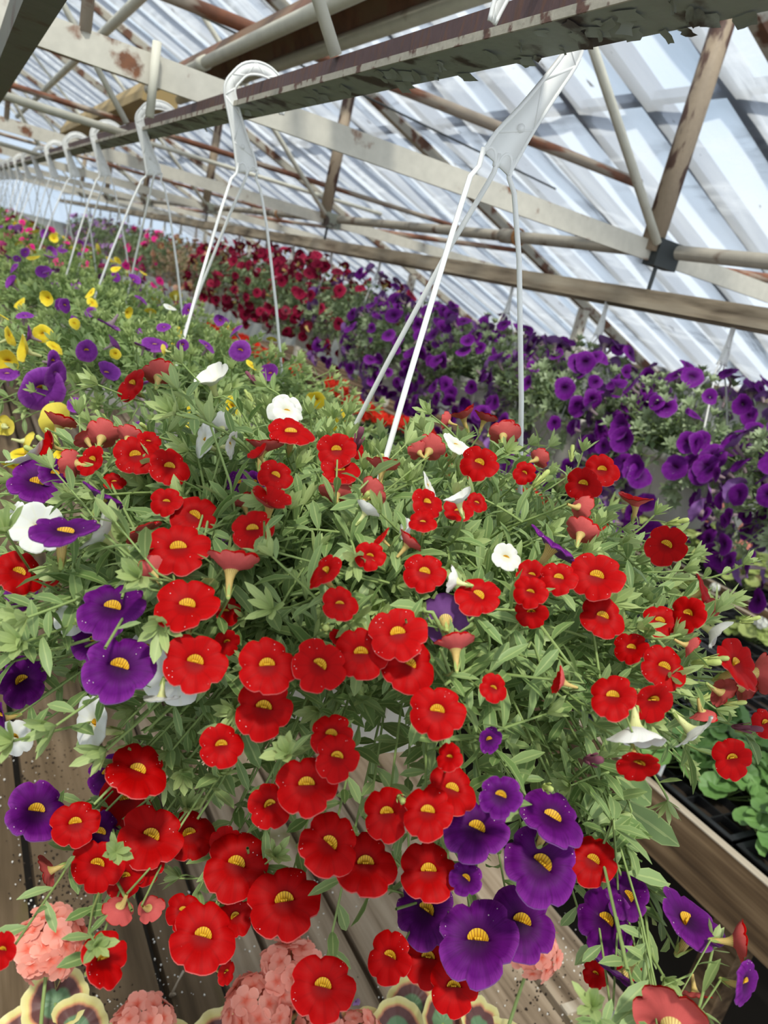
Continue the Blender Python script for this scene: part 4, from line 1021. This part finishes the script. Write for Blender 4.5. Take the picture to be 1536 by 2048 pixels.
for i in range(40):
    phi = R.uniform(0, 2 * PI); el = math.asin(R.uniform(-.35, .95)); o = Vector((math.cos(phi), math.sin(phi), 0))
    p = o * (.32 * math.cos(el)) + Vector((0, 0, PH + (.13 if el > 0 else .2) * math.sin(el)))
    b = put('wilted_bud' if i % 4 == 0 else 'bud', WILT if i % 4 == 0 else BUD, t1); orient(b, p, o * math.cos(el) + Vector((R.uniform(-.4, .4), R.uniform(-.4, .4), .6)), R.uniform(.5, .75))

# ================================================================ THE ROW BEHIND
R = random.Random(21)
_m = foliage_mb(R, 270, .305, .095, .19, False, .3, L=.025, w=.0072, gap=.0105, r=.0011)
FOL_MID = _m.mesh('foliage', [M['leaf'], M['stem']])
FOL_FAR = foliage_mb(random.Random(22), 185, .30, .10, .18, True, .3, L=.032, w=.011, gap=.019, r=.0016).mesh('foliage', [M['leaf_far'], M['stem']])
def scatter(t, R, n, cols, a=.31, top=.115, off=(-.045, .02, 0), bot=.17, lod=1, r=(.012, .017), low=-.25, up=.5, face=None):
    for _ in range(n):
        phi = R.uniform(0, 2 * PI); el = math.asin(R.uniform(low, 1)); o = Vector((math.cos(phi), math.sin(phi), 0))
        p = o * (a * math.cos(el)) + Vector((0, 0, PH + (top if el > 0 else bot) * math.sin(el))); p *= R.uniform(.97, 1.05); p += Vector(off)
        nrm = o * math.cos(el) + Vector((0, 0, math.sin(el) * .6 + up)) + Vector((R.gauss(0, .45), R.gauss(0, .45), R.gauss(0, .3)))
        bloom(t, R.choice(cols), p, nrm, R.uniform(*r), R, lod, .35 if R.random() < .25 else 0.0, False, 2)
DESC = ['yellow and violet flowers, second on the rusty beam', 'yellow and violet flowers, third on the rusty beam', 'violet, yellow and magenta flowers, fourth on the rusty beam', 'magenta and yellow flowers, fifth on the rusty beam',
        'magenta, yellow and purple flowers, sixth on the rusty beam', 'bright magenta flowers, seventh on the rusty beam', 'yellow and purple flowers, eighth on the rusty beam', 'magenta and lavender flowers, ninth on the rusty beam']
CK = ['yv', 'yyvv', 'yvmv', 'mmyv', 'mmypv', 'mmmpr', 'yypm', 'mmll', 'mlp', 'mml', 'lml', 'mll', 'lp', 'ml']
for k in range(1, 15):
    z = -.214; y = C1.y + .63 * k
    lb = 'hanging basket of ' + (DESC[k - 1] if k <= 8 else 'pink and lavender flowers, %s on the rusty beam' % ORD[k])
    t = basket(C1.x, y, z, lb, 'baskets on the rusty beam', R.uniform(-.25, .25), 0.0)
    f = put('foliage', FOL_MID if k <= 3 else FOL_FAR, t, (-.045, .02, 0), rz=k * 1.9)
    if k < 3: f.scale = (1.12, 1.12, 1.0)
    if k == 1:
        og = Vector((C1.x, y, H + z - PH))
        for l in FLOWERS_SECOND.strip().split('\n'):
            w = l.split(); p = Vector(map(float, w[:3])) + Vector((0, 0, H)) - og
            bloom(t, w[7], p, Vector(map(float, w[3:6])), float(w[6]), R, 1, .35 if R.random() < .3 else 0, False, 3)
        scatter(t, R, 16, 'yvw', r=(.008, .013))
    else:
        scatter(t, R, 62 if k < 4 else 54 if k < 7 else 26, CK[k - 1], lod=1 if k < 4 else 2, r=(.011, .016) if k < 4 else (.014, .021), a=.30, up=.5 if k < 4 else .35)

# ================================================================ BASKETS ALONG THE WOODEN BEAM
R = random.Random(31)
FOL_D = foliage_mb(random.Random(32), 190, .27, .20, .24, True, .55, L=.036, w=.015, gap=.018, r=.0016).mesh('foliage', [M['leaf_grey'], M['stem']])
FOL_P = foliage_mb(random.Random(33), 150, .27, .20, .26, True, .5, L=.036, w=.015, gap=.02, r=.0016).mesh('foliage', [M['leaf_dry'], M['stem']])
def place(V, p, n, rz=0.0):
    n = Vector(n).normalized(); x = n.orthogonal().normalized(); x = Matrix.Rotation(rz, 3, n) @ x; y = n.cross(x)
    return [Vector(p) + x * v[0] + y * v[1] + n * v[2] for v in V]
def many(col, seed, n, top, low):
    R = random.Random(seed); b = MB(); src = [flower_mesh('x', col, seed + i, 12, 2, 'tube_violet', .1 * i, 1.5) for i in range(2)]
    raw = [([v.co.copy() for v in me.vertices], [tuple(p.vertices) for p in me.polygons], [p.material_index for p in me.polygons]) for me in src]; rads = []
    for me in src:
        a = np.zeros(len(me.vertices)); me.attributes['rad'].data.foreach_get('value', a); g = np.zeros(len(me.vertices)); me.attributes['ang'].data.foreach_get('value', g); rads.append((list(a), list(g)))
    for _ in range(n):
        phi = R.uniform(0, 2 * PI); el = math.asin(R.uniform(low, 1)); o = Vector((math.cos(phi), math.sin(phi), 0)); p = o * (.27 * math.cos(el)) + Vector((0, 0, PH + (top if el > 0 else .25) * math.sin(el))); p *= R.uniform(.92, 1.1)
        nr = (o * math.cos(el) + Vector((R.gauss(0, .5), R.gauss(0, .5), math.sin(el) * .6 + R.gauss(.1, .3)))).normalized(); k = R.randrange(2); r = R.uniform(.018, .026)
        b.add(place([v * r for v in raw[k][0]], p, nr, R.uniform(0, 6)), raw[k][1], raw[k][2], rad=rads[k][0], ang=rads[k][1])
    return b.mesh('further_flowers', list(src[0].materials))
MANY = {'g': many('g', 71, 95, .21, -.85), 'd': many('d', 72, 60, .27, -.6)}
DY = [.80, 1.24, 1.66, 2.13, 2.62, 3.10, 3.58, 4.06, 4.54, 5.05, 5.6, 6.1, 6.6, 7.1, 7.65, 8.2, 8.8, 9.4, 10.0, 10.7, 11.5]
DC = ['g', 'g', 'g', 'g', 'g', 'ggd', 'd', 'd', 'd', 'd', 'o', 'o', 'm', 'm', 'm', 'l', 'l', 'l', 'l', 'l', 'l']
DN = {'g': 'purple white-flecked', 'ggd': 'mixed purple and wine red', 'd': 'wine red', 'o': 'peach and bronze', 'm': 'hot pink', 'l': 'pale lavender'}
cnt = {}
for y, c in zip(DY, DC):
    cnt[c] = cnt.get(c, 0) + 1
    lb = 'trailing basket of %s petunias under the wooden beam%s' % (DN[c], '' if c == 'ggd' else ', %s of that colour' % ORD[cnt[c] - 1])
    t = basket(1.63 + R.uniform(-.02, .02), y, -.205 if c in 'g' else -.19, lb, 'baskets under the wooden beam', R.uniform(-.3, .3), R.uniform(-.4, .4), True)
    put('foliage', FOL_P if c == 'o' else FOL_D, t, rz=R.uniform(0, 6))
    if c in MANY: tag(put('further_flowers', MANY[c], t, rz=R.uniform(0, 6)), kind='stuff')
    tall = .27 if 'd' in c else .21
    n = 97 if c in ('g', 'ggd') else 84 if c == 'd' else 40
    scatter(t, R, n, c, a=.285, top=tall, bot=.25, off=(0, 0, 0), lod=1 if y < 3.2 else 2, r=(.022, .031) if y < 5.1 else (.024, .032), low=-.85 if c != 'd' else -.6, up=.1)

# ================================================================ GERANIUMS
def scallop(R, rad, n=36, lobes=9, depth=.07, cup=.25, fold=.0):
    V = [(0, 0, 0)]; rd = [0.0]; Fc = []
    rings = 5; ph = R.uniform(0, 6)
    for i in range(1, rings + 1):
        q = i / rings
        for j in range(n):
            a = 2 * PI * j / n; b = abs(((a + PI) % (2 * PI)) - PI); notch = 1 - .75 * math.exp(-(b / .16) ** 2) * q
            s = rad * q * (1 + depth * q * abs(math.cos(lobes * a / 2))) * notch
            V.append((s * math.cos(a), s * math.sin(a), rad * (cup * q * q + .06 * q * math.sin(lobes * a + ph) + .05 * math.sin(2 * a + ph) * q))); rd.append(q)
    for j in range(n): Fc.append((0, 1 + j, 1 + (j + 1) % n))
    for i in range(rings - 1):
        for j in range(n): a, b = 1 + i * n + j, 1 + i * n + (j + 1) % n; Fc.append((a, a + n, b + n, b))
    return V, Fc, rd
def floret_mesh(mat, seed):
    mb = MB(); R = random.Random(seed)
    for k in range(5):
        a = 2 * PI * k / 5 + R.uniform(-.12, .12); d = Vector((math.cos(a), math.sin(a), .12)); s = Vector((-d.y, d.x, 0)); V = []; rad = []
        for i, (t_, w_) in enumerate([(0, .06), (.3, .30), (.6, .46), (.85, .40), (1.0, .16)]):
            for j in (-1, 0, 1): V.append(d * t_ + s * (j * w_) + Vector((0, 0, .10 * t_ + (.05 if j else 0) - .12 * t_ * t_ + .012 * k))); rad.append(.12 + .8 * t_)
        Fc = []
        for i in range(4):
            q = i * 3; Fc += [(q, q + 1, q + 4, q + 3), (q + 1, q + 2, q + 5, q + 4)]
        mb.add(V, Fc, 0, rad=rad, ang=a)
    mb.tube([(0, 0, -.45), (0, 0, .0)], [.03, .06], 5, 0, rad=.2, ang=0)
    return mb.mesh('floret', mat)
FLOR = [floret_mesh(M['coral'], i) for i in range(3)]; FLOS = [floret_mesh(M['scarlet'], i) for i in range(2)]
GPOT = MB(); GPOT.lathe([(0, .01), (.042, .01), (.044, 0), (.058, .088), (.062, .09), (.062, .10), (.056, .10), (.054, .092), (0, .09)], 24); GPOT = GPOT.mesh('pot', M['black'])
def geranium(loc, label, heads, leaves, R, cat='geranium', group='variegated geraniums on the plank bench'):
    t = thing('potted_geranium', loc, label, cat, group); put('pot', GPOT, t); o0 = Vector(loc)
    for hp, hr, nf in heads:
        p = Vector(hp) - o0; mb = MB(); s = Vector((0, 0, .09)); pts = bez(s, s + Vector((0, 0, .06)), p - Vector((0, 0, .10)), p - Vector((0, 0, hr * .55)), 10); mb.tube(pts, [.0028 - .0009 * i / 9 for i in range(10)], 7)
        dirs = []
        for i in range(nf):
            z = 1 - 1.45 * (i + .5) / nf; a = i * 2.39996; q = math.sqrt(max(0, 1 - z * z)); d = Vector((q * math.cos(a), q * math.sin(a), z)); dirs.append(d)
            mb.tube([pts[-1], p + d * hr * .62], .0008, 4)
        h = mb.build('flower_head', M['stem'], t)
        for i, d in enumerate(dirs):
            f = put('floret', FLOR[i % 3], h); orient(f, p + d * hr * R.uniform(.78, .9), d + Vector((R.uniform(-.45, .45), R.uniform(-.45, .45), R.uniform(-.2, .4))), hr * R.uniform(.36, .42), R.uniform(0, 6))
    for lp, lr, ln in leaves:
        p = Vector(lp) - o0; V, Fc, rd = scallop(R, lr); mb = MB(); mb.add(place(V, p, ln, R.uniform(0, 6)), Fc, 0, rad=rd)
        s = Vector((0, 0, .09)); mb.tube(bez(s, s + Vector((0, 0, .05)), p - Vector((0, 0, .05)), p, 7), .0018, 6, 1, rad=0)
        mb.build('leaf', [M['zonal'], M['stem']], t)
    return t
R = random.Random(41)
def onz(px, py, z):
    d = ray(px, py); t_ = (z - H) / d.z; return Vector((d.x * t_, d.y * t_, z))
def gbase(px, py):
    q = onz(px, py, DZ); return (round(q.x, 3), round(q.y, 3), DZ + .003)
UPN = (-.25, -.35, .9)
geranium(gbase(40, 2420), 'potted geranium with one full coral flower ball, by the bench edge under the violet blooms', [(pix(100, 1887, .86), .039, 34)],
         [(pix(112, 2005, .90), .036, UPN), (pix(150, 2062, .88), .034, (-.1, -.5, .8)), (pix(40, 2085, .88), .034, (-.4, -.3, .8))], R)
geranium(gbase(560, 2420), 'potted geranium with several coral flower balls, half hidden by a low red bloom', [(pix(582, 1945, .88), .037, 30), (pix(516, 2022, .86), .040, 30), (pix(640, 2072, .86), .030, 24), (pix(715, 2070, .88), .028, 22)],
         [(pix(590, 1995, .90), .030, (.2, -.4, .8)), (pix(655, 2040, .87), .026, (.3, -.2, .9)), (pix(440, 2090, .88), .036, UPN), (pix(735, 2085, .9), .034, UPN)], R)
geranium(gbase(900, 2400), 'potted geranium with brown-ringed leaves and a coral head on a thin stalk behind purple blooms', [(pix(1068, 1903, .90), .032, 24)],
         [(pix(822, 2012, .93), .030, (-.3, -.3, .9)), (pix(885, 2046, .90), .032, (.1, -.5, .8)), (pix(795, 2062, .90), .032, UPN), (pix(960, 2062, .90), .034, (.3, -.3, .9)), (pix(1000, 2110, .9), .036, UPN)], R)
geranium(gbase(300, 2440), 'potted geranium whose coral head just rises into the bottom edge of the view', [(pix(285, 2053, .86), .034, 28)],
         [(pix(250, 2110, .88), .036, UPN), (pix(335, 2115, .88), .036, UPN)], R)
# seedlings with plain green leaves in the trays
def seed_geranium(loc, label, R, n, sp, hgt, mat, group, lr=(.02, .034), head=None, cat='geranium'):
    t = thing('tray_geranium', loc, label, cat, group); mb = MB()
    for i in range(n):
        a = i * 2.4 + R.uniform(-.3, .3); q = math.sqrt((i + .5) / n); p = Vector((math.cos(a) * sp * q, math.sin(a) * sp * q, hgt * (1 - .55 * q * q) * R.uniform(.75, 1.1)))
        V, Fc, rd = scallop(R, R.uniform(*lr), 24 if lr[1] > .03 else 16); mb.add(place(V, p, Vector((math.cos(a) * .7 * q, math.sin(a) * .7 * q, 1)) + Vector((R.uniform(-.3, .3), R.uniform(-.3, .3), 0)), R.uniform(0, 6)), Fc, 0, u=.5, rnd=R.random(), tip=[x * .25 for x in rd])
        mb.tube([(0, 0, 0), p * .6 + Vector((0, 0, -.0)), p], .0016, 4, 1, False, u=.5, rnd=.5, tip=.3)
    mb.build('foliage', [mat, M['stem']], t)
    if head:
        k, mat2, hr = head
        for i in range(k):
            a = R.uniform(0, 6.28); q = R.uniform(.0, 1) ** .5 * sp; p = Vector((math.cos(a) * q, math.sin(a) * q, hgt * R.uniform(1.0, 1.35))); mb = MB(); mb.tube([(0, 0, hgt * .2), p], .0018, 5, 1, False)
            me = mat2[0]; vs = [v.co.copy() for v in me.vertices]; fs = [tuple(pp.vertices) for pp in me.polygons]; rdv = np.zeros(len(vs)); me.attributes['rad'].data.foreach_get('value', rdv)
            for j in range(14):
                z = 1 - 1.3 * (j + .5) / 14; b = j * 2.4; qq = math.sqrt(1 - z * z); d = Vector((qq * math.cos(b), qq * math.sin(b), z))
                mb.add(place([v * hr * .42 for v in vs], p + d * hr * .8, d, R.uniform(0, 6)), fs, 0, rad=list(rdv), ang=.3)
            mb.build('flower_head', [me.materials[0], M['stem']], t)
    return t
R = random.Random(51)
ZT = DZ + .012
for i, (x, y) in enumerate([(1.60, .66), (1.75, .72), (1.66, .84), (1.83, .86), (1.58, .98), (1.75, 1.00), (1.66, 1.14), (1.90, 1.08), (1.58, 1.28), (1.80, 1.26), (1.68, 1.42)]):
    lb = 'green scalloped geranium seedling %s, %s along the near board' % ('in the front tray row' if x < 1.7 else 'one row in from the board', ORD[i])
    seed_geranium((x, y, ZT), lb, R, 19, .095, .125, M['leaf_ger'], 'green geranium seedlings in trays', (.022, .036))
for i, y in enumerate([2.3, 2.62, 2.95, 3.3, 3.7, 4.1, 4.5, 4.95, 5.4, 5.9, 6.4, 6.95, 7.5]):
    seed_geranium((2.36 + R.uniform(-.06, .06), y, ZT), 'scarlet flowering geranium in the tray row near the far board, %s one back' % ORD[i], R, 22, .16, .17, M['leaf_ger'], 'scarlet geraniums on the middle bench', (.025, .04), (9, FLOS, .05))
for i, y in enumerate([2.1, 2.5, 2.9, 3.35, 3.8, 4.3]):
    seed_geranium((1.92 + R.uniform(-.05, .05), y, ZT), 'leafy green geranium without flowers in the middle trays, %s one back' % ORD[i], R, 22, .15, .16, M['leaf_ger'], 'flowerless geraniums on the middle bench', (.028, .045))
WF = [floret_mesh(M['fw'], 9)]
seed_geranium((2.78, 1.86, ZT), 'lime green plant with a single white-budded stalk by the far board', R, 20, .09, .10, M['leaf_lime'], 'lime plants by the far board', (.02, .035), (1, WF, .022))
seed_geranium((2.72, 1.52, ZT), 'lime green plant with white heads at the edge of the view by the far board', R, 20, .09, .10, M['leaf_lime'], 'lime plants by the far board', (.02, .035), (2, WF, .026))
for i, (x, y) in enumerate([(3.35, 1.7), (3.34, 2.0), (3.36, 2.32), (3.35, 2.64), (3.6, 2.15), (3.62, 2.5), (3.6, 2.85), (3.38, 3.0), (3.85, 2.6), (3.4, 3.4)]):
    seed_geranium((x, y, ZT), 'yellow-green plant with coral heads on the far bench, %s from the front' % ORD[i], R, 26, .15, .19, M['leaf_lime'], 'coral plants on the far bench', (.022, .04), (3, [FLOR[0]], .04))
mb = MB(); q = (1.53, .93, DZ + .0); mb.bar((q[0], q[1], q[2]), (q[0] + .01, q[1] + .006, q[2] + .085), .02, .0012, (0, 1, 0)); tag(mb.build('plant_label', M['tag'], smooth=False), 'blank white plant label stuck in a tray behind the near board', 'plant label')
# ================================================================ LITTER ON THE BENCH
R = random.Random(61)
def crumbs(n, centers, rmin, rmax, mats):
    mb = MB()
    for _ in range(n):
        px, py, s = R.choice(centers); q = onz(px + R.gauss(0, s), py + R.gauss(0, s), DZ + .003); r = R.uniform(rmin, rmax)
        V = [Vector((math.cos(a) * math.cos(b), math.sin(a) * math.cos(b), math.sin(b))) * r * R.uniform(.7, 1.2) + q for b in (-.7, .7) for a in (0, 1.57, 3.14, 4.71)]
        mb.add(V, [(0, 1, 5, 4), (1, 2, 6, 5), (2, 3, 7, 6), (3, 0, 4, 7), (4, 5, 6, 7), (3, 2, 1, 0)])
    return mb
tag(crumbs(520, [(285, 2000, 26), (285, 2010, 60), (560, 1850, 70), (330, 1900, 90), (860, 1990, 60), (1140, 1930, 60), (130, 1800, 60), (60, 1560, 80), (640, 1800, 90)], .0006, .0021, None).build('perlite_grains', M['perl'], smooth=False), 'scattered white perlite grains on the bench planks', 'perlite', kind='stuff')
tag(crumbs(900, [(100, 1770, 45), (200, 1790, 45), (150, 1830, 50), (200, 1980, 50), (860, 2000, 50), (1080, 1980, 50), (60, 1480, 60), (120, 1530, 60)], .0008, .0028, None).build('soil_crumbs', M['soil'], smooth=False), 'dark crumbs of spilled soil on the bench planks', 'soil', kind='stuff')
a, b = onz(1128, 2020, DZ + .006), onz(1195, 1998, DZ + .006)
mb = MB(); mb.bar(a, b, .016, .004); o = mb.build('wooden_label', M['board_edge'], smooth=False); tag(o, 'short flat wooden label lying on the plank at the bench edge', 'wooden label')
a = onz(342, 1992, DZ + .008); b = onz(367, 1942, DZ + .02)
mb = MB(); mb.tube([a, a.lerp(b, .5) + Vector((0, 0, .003)), b], [.0022, .0012, .0018], 6)
for i in range(4): mb.tube([a, a + Vector((R.uniform(-.012, .012), R.uniform(-.012, .012), R.uniform(-.002, .008)))], [.003, .0015], 6)
tag(mb.build('dead_twig', M['board_edge']), 'small dry twig with a shrivelled bud lying across a plank gap', 'twig')
for px, py, c, lb in ((497, 1952, 'p', 'tiny fallen purple flower on the plank under the red blooms'), (712, 2004, 'l', 'dried lilac fallen flower beside the lowest red bloom'), (1180, 2005, 'd', 'shrivelled dark flower lying by the wooden label')):
    q = onz(px, py, DZ + .007); o = put('fallen_flower', fmesh(c, 1, 0, .35)); orient(o, q, (R.uniform(-1, 1), R.uniform(-1, 1), .25), .006); tag(o, lb, 'fallen flower')
